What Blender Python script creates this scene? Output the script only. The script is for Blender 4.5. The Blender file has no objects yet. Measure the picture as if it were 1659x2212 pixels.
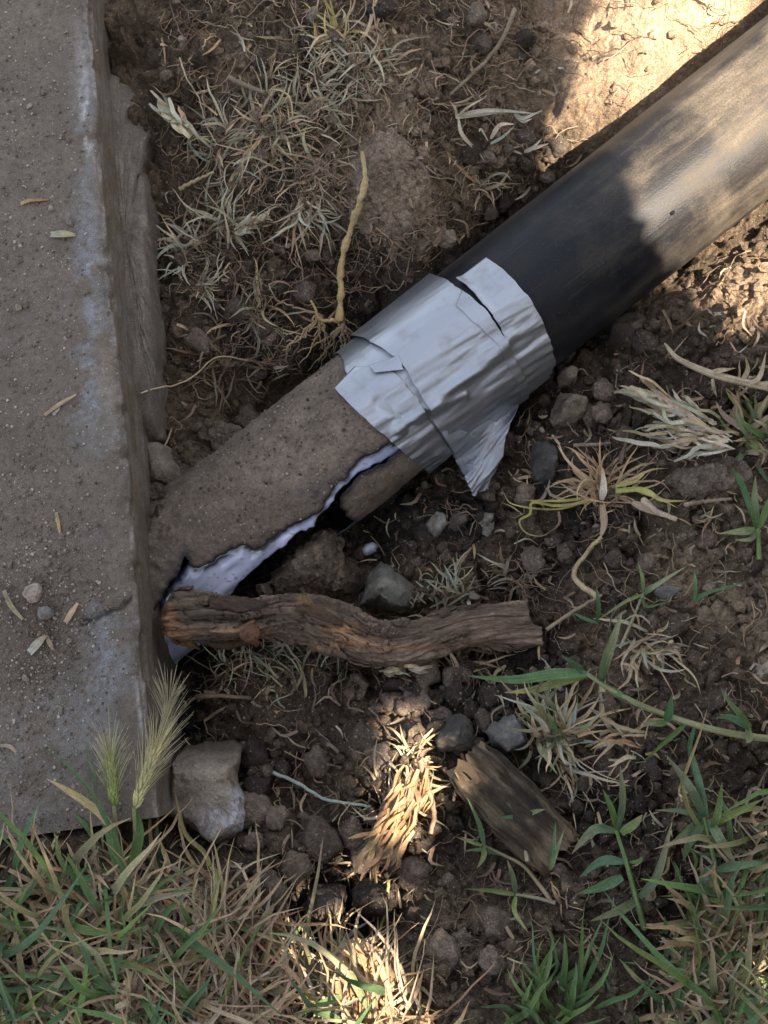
import bpy, bmesh, math, random
import numpy as np
from mathutils import Vector, Matrix

random.seed(7); rng = np.random.default_rng(7)
R_ = math.radians
scene = bpy.context.scene
col = scene.collection

# ------------------------------------------------------------------ camera
TILT = R_(12); DIST = 0.85; TGT = np.array([0.0, 0.0, -0.05]); VFOV = R_(50)
CAM = TGT + DIST * np.array([0, -math.sin(TILT), math.cos(TILT)])
cd = bpy.data.cameras.new('camera'); cam = bpy.data.objects.new('camera', cd); col.objects.link(cam)
cam.location = CAM.tolist(); cam.rotation_euler = (TILT, 0, 0)
cd.sensor_fit = 'VERTICAL'; cd.angle = VFOV; cd.clip_start = 0.02; cd.clip_end = 500
scene.camera = cam
# ------------------------------------------------------------------ sky, sun, exposure
SUN_EL, SUN_AZ = R_(60), R_(-30)                  # azimuth measured from +x towards +y
SDIR = np.array([math.cos(SUN_EL) * math.cos(SUN_AZ), math.cos(SUN_EL) * math.sin(SUN_AZ), math.sin(SUN_EL)])
w = bpy.data.worlds.new('World'); scene.world = w; w.use_nodes = True
wn = w.node_tree; bg = wn.nodes['Background']
sky = wn.nodes.new('ShaderNodeTexSky'); sky.sky_type = 'NISHITA'; sky.sun_disc = False
sky.sun_elevation = SUN_EL; sky.sun_rotation = math.pi / 2 - SUN_AZ; sky.dust_density = 2.0
hs = wn.nodes.new('ShaderNodeHueSaturation'); hs.inputs['Saturation'].default_value = 0.48
wn.links.new(sky.outputs[0], hs.inputs['Color']); wn.links.new(hs.outputs[0], bg.inputs['Color'])
bg.inputs['Strength'].default_value = 0.125
sl = bpy.data.lights.new('sun', 'SUN'); sun = bpy.data.objects.new('sun', sl); col.objects.link(sun)
sl.energy = 5.0; sl.angle = R_(0.53); sl.color = (1.0, 0.875, 0.73)
sun.rotation_euler = Vector(SDIR.tolist()).to_track_quat('Z', 'Y').to_euler()
vs = scene.view_settings
vs.view_transform = 'Standard'; vs.look = 'None'; vs.gamma = 1; vs.use_curve_mapping = False; vs.exposure = 1.8
scene.cycles.max_bounces = 6; scene.cycles.diffuse_bounces = 3

# ------------------------------------------------------------------ picture plane <-> world (used to take measurements)
DW, DH = 1659.0, 2212.0
FPX = (DH / 2) / math.tan(VFOV / 2)
RX = np.array([1, 0, 0.]); RY = np.array([0, math.cos(TILT), math.sin(TILT)]); RZ = np.array([0, -math.sin(TILT), math.cos(TILT)])
def ray(u, v):
    d = RX * (u - DW / 2) / FPX - RY * (v - DH / 2) / FPX - RZ
    return d
def P(u, v, z):
    d = ray(u, v); return CAM + d * ((z - CAM[2]) / d[2])
def proj(p):
    q = np.asarray(p) - CAM
    x = q @ RX; y = q @ RY; z = -(q @ RZ)
    return DW / 2 + FPX * x / z, DH / 2 - FPX * y / z
MM = 0.001; PX = DIST / FPX                         # metres per measured unit at the pipe

# ------------------------------------------------------------------ noise
def _h(ix, iy, iz, s):
    h = (ix.astype(np.int64) * 374761393 + iy.astype(np.int64) * 668265263 + iz.astype(np.int64) * 2147483647 + s * 1274126177) & 0xffffffff
    h = ((h ^ (h >> 13)) * 1274126177) & 0xffffffff
    h = ((h ^ (h >> 15)) * 2246822519) & 0xffffffff
    return ((h ^ (h >> 16)) & 0xffffff) / float(0xffffff)
def vn2(x, y, s=0):
    ix = np.floor(x); iy = np.floor(y); fx = x - ix; fy = y - iy; z = np.zeros_like(ix)
    fx = fx**3 * (fx * (fx * 6 - 15) + 10); fy = fy**3 * (fy * (fy * 6 - 15) + 10)
    a = _h(ix, iy, z, s); b = _h(ix + 1, iy, z, s); c = _h(ix, iy + 1, z, s); d = _h(ix + 1, iy + 1, z, s)
    return (a * (1 - fx) + b * fx) * (1 - fy) + (c * (1 - fx) + d * fx) * fy
def fb2(x, y, o=4, s=0):
    t = 0; a = 0.5; n = 0
    for i in range(o):
        t = t + a * vn2(x * 2**i + 17.3 * i, y * 2**i - 9.1 * i, s + i); n += a; a *= 0.55
    return t / n
def vn3(p, f, s=0):
    q = np.asarray(p) * f; i = np.floor(q); t = q - i; t = t * t * (3 - 2 * t); r = 0
    for dx in (0, 1):
        for dy in (0, 1):
            for dz in (0, 1):
                wt = (t[:, 0] if dx else 1 - t[:, 0]) * (t[:, 1] if dy else 1 - t[:, 1]) * (t[:, 2] if dz else 1 - t[:, 2])
                r = r + wt * _h(i[:, 0] + dx, i[:, 1] + dy, i[:, 2] + dz, s)
    return r
def fb3(p, f, o=4, s=0):
    t = 0; a = 0.5; n = 0
    for i in range(o):
        t = t + a * vn3(p, f * 2**i, s + i); n += a; a *= 0.55
    return t / n
def worley(x, y, s=0):
    """nearest-cell pattern: distance, cell id, distance to the cell border, offset from the cell centre"""
    ix = np.floor(x); iy = np.floor(y); best = np.full(x.shape, 9.0); sec = np.full(x.shape, 9.0); cid = np.zeros(x.shape); z = np.zeros_like(ix)
    ox = np.zeros(x.shape); oy = np.zeros(x.shape)
    for dx in (-1, 0, 1):
        for dy in (-1, 0, 1):
            cx = ix + dx; cy = iy + dy
            px = cx + 0.05 + 0.9 * _h(cx, cy, z, s); py = cy + 0.05 + 0.9 * _h(cx, cy, z, s + 1)
            d = np.hypot(px - x, py - y); m = d < best
            sec = np.where(m, best, np.minimum(sec, d)); best = np.where(m, d, best)
            cid = np.where(m, _h(cx, cy, z, s + 2), cid); ox = np.where(m, x - px, ox); oy = np.where(m, y - py, oy)
    return best, cid, sec - best, ox, oy
def sstep(a, b, x):
    t = np.clip((x - a) / (b - a), 0, 1); return t * t * (3 - 2 * t)
def inpoly(u, v, poly):
    poly = np.asarray(poly, float); ins = np.zeros(np.shape(u), bool); j = len(poly) - 1
    for i in range(len(poly)):
        xi, yi = poly[i]; xj, yj = poly[j]
        c = ((yi > v) != (yj > v)) & (u < (xj - xi) * (v - yi) / (yj - yi + 1e-12) + xi)
        ins ^= c; j = i
    return ins
def dpoly(u, v, poly, closed=True):
    poly = np.asarray(poly, float); best = np.full(np.shape(u), 1e9); n = len(poly)
    for i in range(n if closed else n - 1):
        a = poly[i]; b = poly[(i + 1) % n]; ab = b - a; L = ab @ ab + 1e-12
        t = np.clip(((u - a[0]) * ab[0] + (v - a[1]) * ab[1]) / L, 0, 1)
        best = np.minimum(best, np.hypot(u - a[0] - t * ab[0], v - a[1] - t * ab[1]))
    return best
def cr(pts, n):
    """smooth curve through control points"""
    p = np.asarray(pts, float)
    if len(p) == 2: return p[0] + (p[1] - p[0]) * np.linspace(0, 1, n)[:, None]
    p = np.vstack([2 * p[0] - p[1], p, 2 * p[-1] - p[-2]])
    t = np.linspace(0, len(p) - 3 - 1e-6, n); i = t.astype(int); f = (t - i)[:, None]
    a, b, c, d = p[i], p[i + 1], p[i + 2], p[i + 3]
    return 0.5 * (2 * b + (c - a) * f + (2 * a - 5 * b + 4 * c - d) * f**2 + (3 * b - a - 3 * c + d) * f**3)

# ------------------------------------------------------------------ materials
def mat(name):
    m = bpy.data.materials.new(name); m.use_nodes = True; nt = m.node_tree
    return m, nt, nt.nodes['Principled BSDF'], nt.nodes['Material Output']
def nd(nt, typ, ins=None, **props):
    n = nt.nodes.new(typ)
    for k, v in props.items(): setattr(n, k, v)
    for k, v in (ins or {}).items():
        if isinstance(v, bpy.types.NodeSocket): nt.links.new(v, n.inputs[k])
        else: n.inputs[k].default_value = v
    return n
def coords(nt, kind='Object', scale=(1, 1, 1)):
    if kind == 'UV': c = nd(nt, 'ShaderNodeUVMap').outputs[0]
    else: c = nd(nt, 'ShaderNodeNewGeometry').outputs['Position']
    return nd(nt, 'ShaderNodeMapping', {'Vector': c, 'Scale': scale}).outputs[0]
def noise(nt, vec, scale, detail=4, rough=0.6):
    return nd(nt, 'ShaderNodeTexNoise', {'Vector': vec, 'Scale': scale, 'Detail': detail, 'Roughness': rough}).outputs['Fac']
def rng_(nt, val, a, b, c, d):
    return nd(nt, 'ShaderNodeMapRange', {'Value': val, 'From Min': a, 'From Max': b, 'To Min': c, 'To Max': d}).outputs[0]
def mixc(nt, fac, a, b, mode='MIX'):
    n = nt.nodes.new('ShaderNodeMix'); n.data_type = 'RGBA'; n.blend_type = mode
    for k, v in ((0, fac), (6, a), (7, b)):
        if isinstance(v, bpy.types.NodeSocket): nt.links.new(v, n.inputs[k])
        else: n.inputs[k].default_value = v
    return n.outputs[2]
def bump(nt, h, dist, strength=1.0, nrm=None):
    i = {'Height': h, 'Distance': dist, 'Strength': strength}
    if nrm is not None: i['Normal'] = nrm
    return nd(nt, 'ShaderNodeBump', i).outputs[0]
def attr(nt, name='Col'): return nd(nt, 'ShaderNodeAttribute', attribute_name=name).outputs['Color']
def math_(nt, op, a, b=0.0):
    return nd(nt, 'ShaderNodeMath', {0: a, 1: b}, operation=op).outputs[0]
def val2col(nt, v):
    return nd(nt, 'ShaderNodeCombineColor', {0: v, 1: v, 2: v}).outputs[0]

def attr_mat(name, rough, vars_, bumps, spec=0.3, kind='Object', stretch=(1, 1, 1), speck=None, trans=0.0, bri=1.0):
    """colour from the mesh's own Col attribute, broken up by noise"""
    m, nt, b, out = mat(name)
    vec = coords(nt, kind, stretch); c = attr(nt)
    if bri != 1.0: c = mixc(nt, 1.0, c, (bri, bri, bri, 1), 'MULTIPLY')
    for sc, lo, hi in vars_:
        f = rng_(nt, noise(nt, vec, sc), 0.25, 0.75, lo, hi)
        c = mixc(nt, 1.0, c, val2col(nt, f), 'MULTIPLY')
    if speck:
        for sc, th, colr, amt in speck:
            v = nd(nt, 'ShaderNodeTexVoronoi', {'Vector': vec, 'Scale': sc}); 
            rnd = nd(nt, 'ShaderNodeSeparateColor', {0: v.outputs['Color']}).outputs[0]
            k = math_(nt, 'MULTIPLY', math_(nt, 'LESS_THAN', v.outputs['Distance'], 0.36), math_(nt, 'LESS_THAN', rnd, th))
            c = mixc(nt, math_(nt, 'MULTIPLY', k, amt), c, (*colr, 1))
    nt.links.new(c, b.inputs['Base Color'])
    n = None
    for sc, d in bumps: n = bump(nt, noise(nt, vec, sc, 3, 0.65), d, 1.0, n)
    if n is not None: nt.links.new(n, b.inputs['Normal'])
    b.inputs['Roughness'].default_value = rough; b.inputs['Specular IOR Level'].default_value = spec
    if trans:
        t = nd(nt, 'ShaderNodeBsdfTranslucent', {'Color': c})
        mx = nd(nt, 'ShaderNodeMixShader', {0: trans}); nt.links.new(b.outputs[0], mx.inputs[1]); nt.links.new(t.outputs[0], mx.inputs[2])
        nt.links.new(mx.outputs[0], out.inputs['Surface'])
    return m
SOIL = attr_mat('soil', 0.95, [(30, 0.62, 1.32), (260, 0.58, 1.42), (900, 0.45, 1.6)], [(300, 0.0026), (950, 0.0012)], 0.15,
                speck=[(330, 0.05, (0.30, 0.25, 0.19), 0.7), (700, 0.06, (0.34, 0.29, 0.23), 0.8)])
STONE = attr_mat('stone', 0.85, [(60, 0.75, 1.2), (420, 0.72, 1.28), (1500, 0.75, 1.25)], [(220, 0.0018), (900, 0.0008)], 0.15,
                 speck=[(600, 0.05, (0.05, 0.045, 0.04), 0.6)])
CONC = attr_mat('concrete', 0.9, [(35, 0.82, 1.16), (300, 0.72, 1.26), (1100, 0.6, 1.4)], [(300, 0.0010), (1200, 0.0006)], 0.25,
                speck=[(620, 0.022, (0.40, 0.36, 0.30), 0.8), (1000, 0.05, (0.06, 0.05, 0.04), 0.4)])
PLANT = attr_mat('grass_blade', 0.55, [(120, 0.82, 1.15), (700, 0.75, 1.25)], [(900, 0.0003)], 0.35, trans=0.28)
def leaf_streaks(m):
    nt = m.node_tree; b = nt.nodes['Principled BSDF']; lk = b.inputs['Base Color'].links[0]; src = lk.from_socket
    uv = nd(nt, 'ShaderNodeSeparateXYZ', {0: nd(nt, 'ShaderNodeUVMap').outputs[0]}); ps = nd(nt, 'ShaderNodeSeparateXYZ', {0: nd(nt, 'ShaderNodeNewGeometry').outputs['Position']})
    v = nd(nt, 'ShaderNodeCombineXYZ', {0: math_(nt, 'MULTIPLY', uv.outputs[0], 2.5), 1: math_(nt, 'MULTIPLY', uv.outputs[1], 9.0), 2: math_(nt, 'MULTIPLY', ps.outputs[0], 12.0)}).outputs[0]
    c = mixc(nt, 1.0, src, val2col(nt, rng_(nt, noise(nt, v, 1.0, 3), .3, .7, .68, 1.35)), 'MULTIPLY')
    br = rng_(nt, noise(nt, coords(nt), 55, 4, .65), .60, .72, 0, .75)                    # browned blotches
    c = mixc(nt, br, c, (.24, .175, .085, 1)); nt.links.new(c, b.inputs['Base Color'])
    for n in nt.nodes:
        if n.type == 'BSDF_TRANSLUCENT': nt.links.new(c, n.inputs['Color'])
leaf_streaks(PLANT)
ROOTM = attr_mat('dry_root', 0.85, [(90, 0.7, 1.25), (600, 0.65, 1.3)], [(700, 0.0005)], 0.2)
WOOD = attr_mat('bark_wood', 0.85, [(4, 0.6, 1.35), (14, 0.55, 1.4), (40, 0.6, 1.35)], [(6, 0.003), (20, 0.0014), (60, 0.0007)], 0.2, kind='UV', stretch=(9, 34, 1))
LEAFM = attr_mat('added_tree_leaf', 0.5, [(30, 0.8, 1.2)], [], 0.4, trans=0.0)

# ------------------------------------------------------------------ mesh helpers
class MB:
    def __init__(s): s.v = []; s.f = []; s.c = []; s.uv = []; s.n = 0
    def add(s, v, f, c, uv=None):
        v = np.asarray(v, float); c = np.asarray(c, float)
        if c.ndim == 1: c = np.tile(c, (len(v), 1))
        s.v.append(v); s.c.append(c[:, :3]); s.uv.append(np.zeros((len(v), 2)) if uv is None else np.asarray(uv, float))
        s.f.append((np.asarray(f, np.int64) + s.n)); s.n += len(v)
    def mesh(s, name, smooth=True):
        v = np.vstack(s.v); c = np.vstack(s.c); uv = np.vstack(s.uv)
        loops = np.concatenate([f.ravel() for f in s.f]); tot = np.concatenate([np.full(len(f), f.shape[1]) for f in s.f])
        me = bpy.data.meshes.new(name); me.vertices.add(len(v)); me.vertices.foreach_set('co', v.ravel())
        me.loops.add(len(loops)); me.loops.foreach_set('vertex_index', loops.astype(np.int32))
        me.polygons.add(len(tot)); st = np.concatenate([[0], np.cumsum(tot)[:-1]])
        me.polygons.foreach_set('loop_start', st.astype(np.int32)); me.polygons.foreach_set('loop_total', tot.astype(np.int32))
        me.polygons.foreach_set('use_smooth', np.full(len(tot), smooth))
        a = me.attributes.new('Col', 'FLOAT_COLOR', 'POINT'); a.data.foreach_set('color', np.hstack([c, np.ones((len(c), 1))]).ravel())
        ul = me.uv_layers.new(name='UVMap'); ul.data.foreach_set('uv', uv[loops].ravel())
        me.update(calc_edges=True); me.validate()
        return me
    def build(s, name, material, parent=None, smooth=True):
        me = s.mesh(name, smooth); me.materials.append(material)
        o = bpy.data.objects.new(name, me); col.objects.link(o)
        if parent is not None: o.parent = parent
        return o
def tag(o, label, cat, group=None, kind=None):
    o['label'] = label; o['category'] = cat
    if group: o['group'] = group
    if kind: o['kind'] = kind
    return o
def empty(name, loc=(0, 0, 0)):
    o = bpy.data.objects.new(name, None); col.objects.link(o); o.location = tuple(loc); o.empty_display_size = 0.02
    return o
def adopt(o, root):
    o.parent = root; o.matrix_parent_inverse = Matrix.Translation(root.location).inverted(); return o
def gridf(nu, nv, wrap=False):
    i = np.arange(nu - 1)[:, None]; j = np.arange(nv if wrap else nv - 1)[None, :]; j2 = (j + 1) % nv
    a = i * nv + j; b = i * nv + j2; c = (i + 1) * nv + j2; d = (i + 1) * nv + j
    return np.stack([a, b, c, d], -1).reshape(-1, 4)
def frames(p):
    t = np.gradient(p, axis=0); t /= np.linalg.norm(t, axis=1)[:, None] + 1e-12
    n = np.cross(t[0], [0.3, 0.2, 1.0]); n = np.cross(n, t[0]); n /= np.linalg.norm(n) + 1e-12
    ns = []
    for k in range(len(p)):
        n = n - t[k] * (n @ t[k]); n /= np.linalg.norm(n) + 1e-12; ns.append(n)
    ns = np.array(ns); return t, ns, np.cross(t, ns)
def tube(mb, p, r, seg=6, c=(0.2, 0.15, 0.1), c2=None, disp=None, cap=True):
    p = np.asarray(p, float); n = len(p); r = np.broadcast_to(np.asarray(r, float), (n,))
    t, a, b = frames(p); th = np.linspace(0, 2 * np.pi, seg, endpoint=False)
    rr = r[:, None] * np.ones(seg)
    v = p[:, None] + rr[..., None] * (np.cos(th)[None, :, None] * a[:, None] + np.sin(th)[None, :, None] * b[:, None])
    v = v.reshape(-1, 3); k = np.repeat(np.linspace(0, 1, n), seg)[:, None]
    cc = np.asarray(c) * (1 - k) + np.asarray(c if c2 is None else c2) * k
    L = np.concatenate([[0], np.cumsum(np.linalg.norm(np.diff(p, axis=0), axis=1))])
    uv = np.stack([np.repeat(L, seg) * 4, np.tile(th / 6.283, n)], 1)
    if disp is not None: v = disp(v, np.repeat(p, seg, 0))
    f = gridf(n, seg, True); mb.add(v, f, cc, uv)
    if cap:
        for q, e in ((0, 1), (n - 1, 0)):
            vv = np.vstack([v[q * seg:(q + 1) * seg], v[q * seg:(q + 1) * seg].mean(0)])
            i = np.arange(seg); ff = np.stack([i, np.full(seg, seg), (i + 1) % seg], 1) if not e else np.stack([(i + 1) % seg, np.full(seg, seg), i], 1)
            mb.add(vv, ff[:, ::-1], cc[q * seg], None)
    return v
def ribbon(mb, p, wid, c0, c1, roll=0.0, fold=0.25, up=None):
    p = np.asarray(p, float); n = len(p); t = np.gradient(p, axis=0); t /= np.linalg.norm(t, axis=1)[:, None] + 1e-12
    u = np.array([0, 0, 1.0]) if up is None else np.asarray(up)
    s = np.cross(t, u); s /= np.linalg.norm(s, axis=1)[:, None] + 1e-6; nn = np.cross(s, t)
    ca = np.cos(roll); sa = np.sin(roll)
    if np.ndim(roll): ca = ca[:, None]; sa = sa[:, None]
    s2 = s * ca + nn * sa; n2 = nn * ca - s * sa
    wd = np.broadcast_to(np.asarray(wid, float), (n,))[:, None] * 0.5
    v = np.stack([p - s2 * wd, p - n2 * wd * fold * 2, p + s2 * wd], 1).reshape(-1, 3)
    k = np.repeat(np.linspace(0, 1, n), 3)[:, None]; cc = np.asarray(c0) * (1 - k) + np.asarray(c1) * k
    mb.add(v, gridf(n, 3), cc, np.stack([k[:, 0], np.tile([0, .5, 1], n)], 1))
def bprofile(n, w0, tip=0.06, base=0.55, peak=0.35):
    t = np.linspace(0, 1, n)
    return w0 * np.maximum(np.where(t < peak, base + (1 - base) * np.sin(t / peak * np.pi / 2), np.cos((t - peak) / (1 - peak) * np.pi / 2)**0.8), tip)

# ------------------------------------------------------------------ pipe axis (used by the ground as well)
PR = 0.0585
A0 = P(1065, 700, -0.052); A1 = P(1760, 152, -0.016)
AX = (A1 - A0) / np.linalg.norm(A1 - A0)
E0 = np.array([0, 0, 1.0]) - AX * AX[2]; E0 /= np.linalg.norm(E0); E1 = np.cross(AX, E0)
def cyl(s, th, r):
    s = np.asarray(s, float)[..., None]; th = np.asarray(th, float)[..., None]; r = np.asarray(r, float)
    if r.ndim: r = r[..., None]
    return A0 + AX * s + r * (np.cos(th) * E0 + np.sin(th) * E1)
def uv2cyl(u, v, r=PR):
    d = ray(u, v); d = d / np.linalg.norm(d); o = CAM - A0
    d2 = d - AX * (d @ AX); o2 = o - AX * (o @ AX)
    a = d2 @ d2; b = 2 * d2 @ o2; c = o2 @ o2 - r * r; D = max(b * b - 4 * a * c, 0)
    t = (-b - math.sqrt(D)) / (2 * a); q = o + d * t
    return float(q @ AX), math.atan2(q @ E1, q @ E0)

# ------------------------------------------------------------------ ground
CP = [(300,30,-45),(500,30,-20),(800,30,-20),(1100,50,-30),(1150,200,-42),(1300,100,-36),(1450,50,-28),(1270,240,-46),(1659,-80,-22),(1545,45,-30),(1420,150,-38),(1340,215,-42),
 (400,250,-42),(350,450,-75),(560,300,-32),(700,300,-36),(830,420,-4),(760,400,-18),(880,500,-22),(900,280,-30),(970,450,-55),(1080,330,-58),(1000,540,-85),(1150,400,-88),
 (380,650,-92),(500,600,-82),(650,600,-80),(800,600,-90),(420,800,-100),(550,750,-88),(640,800,-112),(600,860,-150),(480,930,-125),(420,930,-112),(380,1000,-90),(390,1100,-58),(410,1180,-62),(375,1200,-72),
 (700,850,-150),(900,800,-150),(1200,500,-130),(1500,250,-100),(560,1040,-120),(850,1000,-140),(1650,160,-90),(1100,700,-150),(1350,420,-110),(650,1100,-130),(750,1080,-140),
 (1250,830,-95),(1330,790,-88),(1500,650,-62),(1600,590,-52),(1659,720,-38),(1400,850,-62),(1350,1000,-62),(1200,950,-88),(1100,1060,-92),(1000,1080,-100),(1450,1000,-32),(1600,950,-20),(1550,1150,-18),(1640,1300,0),
 (800,1180,-135),(760,1160,-125),(690,1230,-100),(600,1280,-105),(500,1240,-120),(430,1290,-130),(860,1180,-102),(920,1130,-100),
 (450,1330,-125),(600,1340,-122),(800,1390,-114),(1000,1350,-102),(1150,1340,-92),(400,1420,-135),(500,1460,-102),(700,1460,-92),(900,1460,-86),(1100,1450,-76),(1250,1380,-52),(1400,1350,-26),
 (400,1560,-102),(450,1700,-82),(600,1560,-72),(600,1700,-72),(800,1560,-62),(900,1700,-56),(750,1750,-66),(1000,1580,-62),(1100,1700,-56),(1300,1650,-32),(1450,1650,-10),(1600,1650,0),
 (350,1810,-45),(280,1830,0),(500,1900,-30),(650,1930,-52),(745,1985,-135),(765,2000,-120),(850,1930,-52),(1000,1950,-32),(1200,1950,-22),(1100,2050,-6),(900,2060,-16),(800,2150,0),(500,2100,5),(200,2000,14),(100,1890,16),(0,1950,20),(200,2212,14),(1000,2212,0),(1400,2100,0),(1659,2000,8),(1659,2212,8),
 (100,300,-60),(100,900,-60),(100,1500,-60),(-200,0,-60),(-200,1000,-60),(-200,1900,-20),(900,2500,5),(200,2500,12),(1700,2500,5),(1950,1500,0),(1950,1000,-10),(1900,500,-40),(1950,100,-45),(1000,-250,-20),(400,-250,-30),(1500,-250,-35)]
cpw = np.array([P(a, b, c * MM) for a, b, c in CP])
far = np.array([(x, y, 0.0) for x, y in [(-.9,-.9),(0,-1),(.9,-.9),(1,0),(.9,.9),(0,1),(-.9,.9),(-1,0)]])
cpw = np.vstack([cpw, far])
def tps(r2): return np.where(r2 > 1e-14, r2 * np.log(r2 + 1e-14), 0)
def tps_fit(xy, z, lam=2e-4):
    n = len(xy); K = tps(((xy[:, None] - xy[None])**2).sum(-1)) + lam * np.eye(n); Q = np.hstack([np.ones((n, 1)), xy])
    M = np.block([[K, Q], [Q.T, np.zeros((3, 3))]]); return np.linalg.solve(M, np.concatenate([z, np.zeros(3)]))
tw = tps_fit(cpw[:, :2], cpw[:, 2])
def tps_eval(x, y):
    out = np.empty(x.size); xf = x.ravel(); yf = y.ravel()
    for i in range(0, x.size, 20000):
        q = np.stack([xf[i:i+20000], yf[i:i+20000]], 1); r2 = ((q[:, None] - cpw[None, :, :2])**2).sum(-1)
        out[i:i+20000] = tps(r2) @ tw[:-3] + tw[-3] + q @ tw[-2:]
    return out.reshape(x.shape)
bx = np.linspace(-1, 1, 251); by = np.linspace(-1, 1, 251)
BG = tps_eval(*np.meshgrid(bx, by)); 
_rr = np.hypot(*np.meshgrid(bx, by)); BG = BG * (1 - sstep(0.65, 0.95, _rr)) 
def bil(x, y):
    fx = np.clip((np.asarray(x) + 1) / 2 * 250, 0, 249.999); fy = np.clip((np.asarray(y) + 1) / 2 * 250, 0, 249.999)
    i = fx.astype(int); j = fy.astype(int); a = fx - i; b = fy - j
    return (BG[j, i] * (1 - a) + BG[j, i + 1] * a) * (1 - b) + (BG[j + 1, i] * (1 - a) + BG[j + 1, i + 1] * a) * b
def blob(x, y, lst):
    t = np.zeros_like(x)
    for u, v, r, k in lst:
        c = P(u, v, -0.05); t = t + k * np.exp(-((x - c[0])**2 + (y - c[1])**2) / (r * PX)**2)
    return t
SMOOTH = [(1450, 100, 330, 1.0), (1620, 620, 110, 0.35), (820, 430, 120, 0.45), (1550, 1300, 260, 0.35), (650, 1560, 110, 0.55), (1180, 2080, 160, 0.3), (900, 90, 150, 0.3)]
def macro(x, y):
    return bil(x, y) + (fb2(x * 14, y * 14, 3, 3) - 0.5) * 0.022
def ground_h(x, y):
    sm = np.clip(1 - blob(x, y, SMOOTH), 0.12, 1)
    wx = x + (fb2(x * 45, y * 45, 4, 11) - 0.5) * 0.026; wy = y + (fb2(x * 45, y * 45, 4, 15) - 0.5) * 0.026
    fine_ = fb2(x * 210, y * 210, 3, 19)
    def clod(f, s_, thr, wd):
        d, i, e, ox, oy = worley(wx * f, wy * f, s_)
        j = (i * 37.7) % 1.0; k = (i * 91.3) % 1.0
        body = np.clip(e / wd + (fine_ - .5) * .5, 0, 1)**0.85 * (i > thr) * (0.45 + 0.9 * j)
        return body * (0.75 + (ox * (j - .5) + oy * (k - .5)) * 2.2)
    h = macro(x, y) + sm * (0.0150 * clod(27, 21, 0.42, 0.30) + 0.0085 * clod(66, 31, 0.40, 0.32)) + (0.3 + 0.7 * sm) * (0.0022 * clod(165, 41, 0.42, 0.35) + 0.0011 * clod(340, 47, 0.35, 0.4))
    h = h + (fb2(x * 120, y * 120, 4, 51) - 0.5) * 0.006 * (0.45 + 0.55 * sm) + (fb2(x * 420, y * 420, 3, 61) - 0.5) * 0.0022
    return h
_mg = np.linspace(-0.7, 0.7, 701); _M = ground_h(*np.meshgrid(_mg, _mg))
def shifts(a, k): return [np.roll(np.roll(a, i, 0), j, 1) for i in range(-k, k + 1) for j in range(-k, k + 1)]
_M = np.max(shifts(_M, 1), 0); _M = np.mean(shifts(_M, 2), 0) - 0.0022; MGA = _M.tolist()
def gz(x, y):
    """height of the soil surface, from a 2 mm table"""
    fx = min(max((x + 0.7) * 500.0, 0.0), 699.999); fy = min(max((y + 0.7) * 500.0, 0.0), 699.999)
    i = int(fx); j = int(fy); a = fx - i; b = fy - j; r0 = MGA[j]; r1 = MGA[j + 1]
    return (r0[i] * (1 - a) + r0[i + 1] * a) * (1 - b) + (r1[i] * (1 - a) + r1[i + 1] * a) * b
_cx, _cy, _cz = CAM.tolist(); _ct, _st = math.cos(TILT), math.sin(TILT)
def GP(u, v, lift=0.0):
    dx = (u - DW / 2) / FPX; dv = -(v - DH / 2) / FPX; dy = dv * _ct + _st; dz = dv * _st - _ct
    z = -0.05
    for _ in range(8):
        k = (z - _cz) / dz; z = 0.5 * z + 0.5 * (gz(_cx + dx * k, _cy + dy * k) + lift)
    k = (z - _cz) / dz
    return np.array([_cx + dx * k, _cy + dy * k, z])
def axis(lo, hi, st, ext, g=1.22):
    a = np.arange(lo, hi, st); o = [hi]; d = st
    while o[-1] < ext: d = min(d * g, 0.006) if o[-1] < 0.8 else d * g; o.append(o[-1] + d)
    p = [lo - st]; d = st
    while p[-1] > -ext: d = min(d * g, 0.006) if p[-1] > -0.8 else d * g; p.append(p[-1] - d)
    return np.concatenate([p[::-1], a, o])
gx = axis(-0.25, 0.345, 0.00105, 60); gy = axis(-0.435, 0.43, 0.00118, 60)
X, Y = np.meshgrid(gx, gy)
near = (np.abs(X) < 1.2) & (np.abs(Y) < 1.2)
Z = (fb2(X * 2, Y * 2, 3, 5) - 0.5) * 0.03
Z[near] = ground_h(X[near], Y[near])
# soil colour: dry crumbly surface soil against moist dug soil (by place, as dug)
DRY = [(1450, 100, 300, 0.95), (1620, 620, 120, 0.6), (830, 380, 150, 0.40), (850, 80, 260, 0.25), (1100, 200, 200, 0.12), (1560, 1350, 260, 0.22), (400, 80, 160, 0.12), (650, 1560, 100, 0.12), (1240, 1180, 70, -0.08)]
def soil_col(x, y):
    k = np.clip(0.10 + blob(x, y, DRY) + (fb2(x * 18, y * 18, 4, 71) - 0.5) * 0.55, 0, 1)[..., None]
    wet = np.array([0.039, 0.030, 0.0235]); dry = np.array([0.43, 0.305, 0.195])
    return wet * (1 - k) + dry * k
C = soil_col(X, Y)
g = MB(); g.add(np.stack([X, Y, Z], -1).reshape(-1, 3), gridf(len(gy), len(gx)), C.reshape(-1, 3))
tag(g.build('ground', SOIL), 'dug brown soil with crumbly clods around the broken pipe', 'soil', kind='structure')

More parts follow.
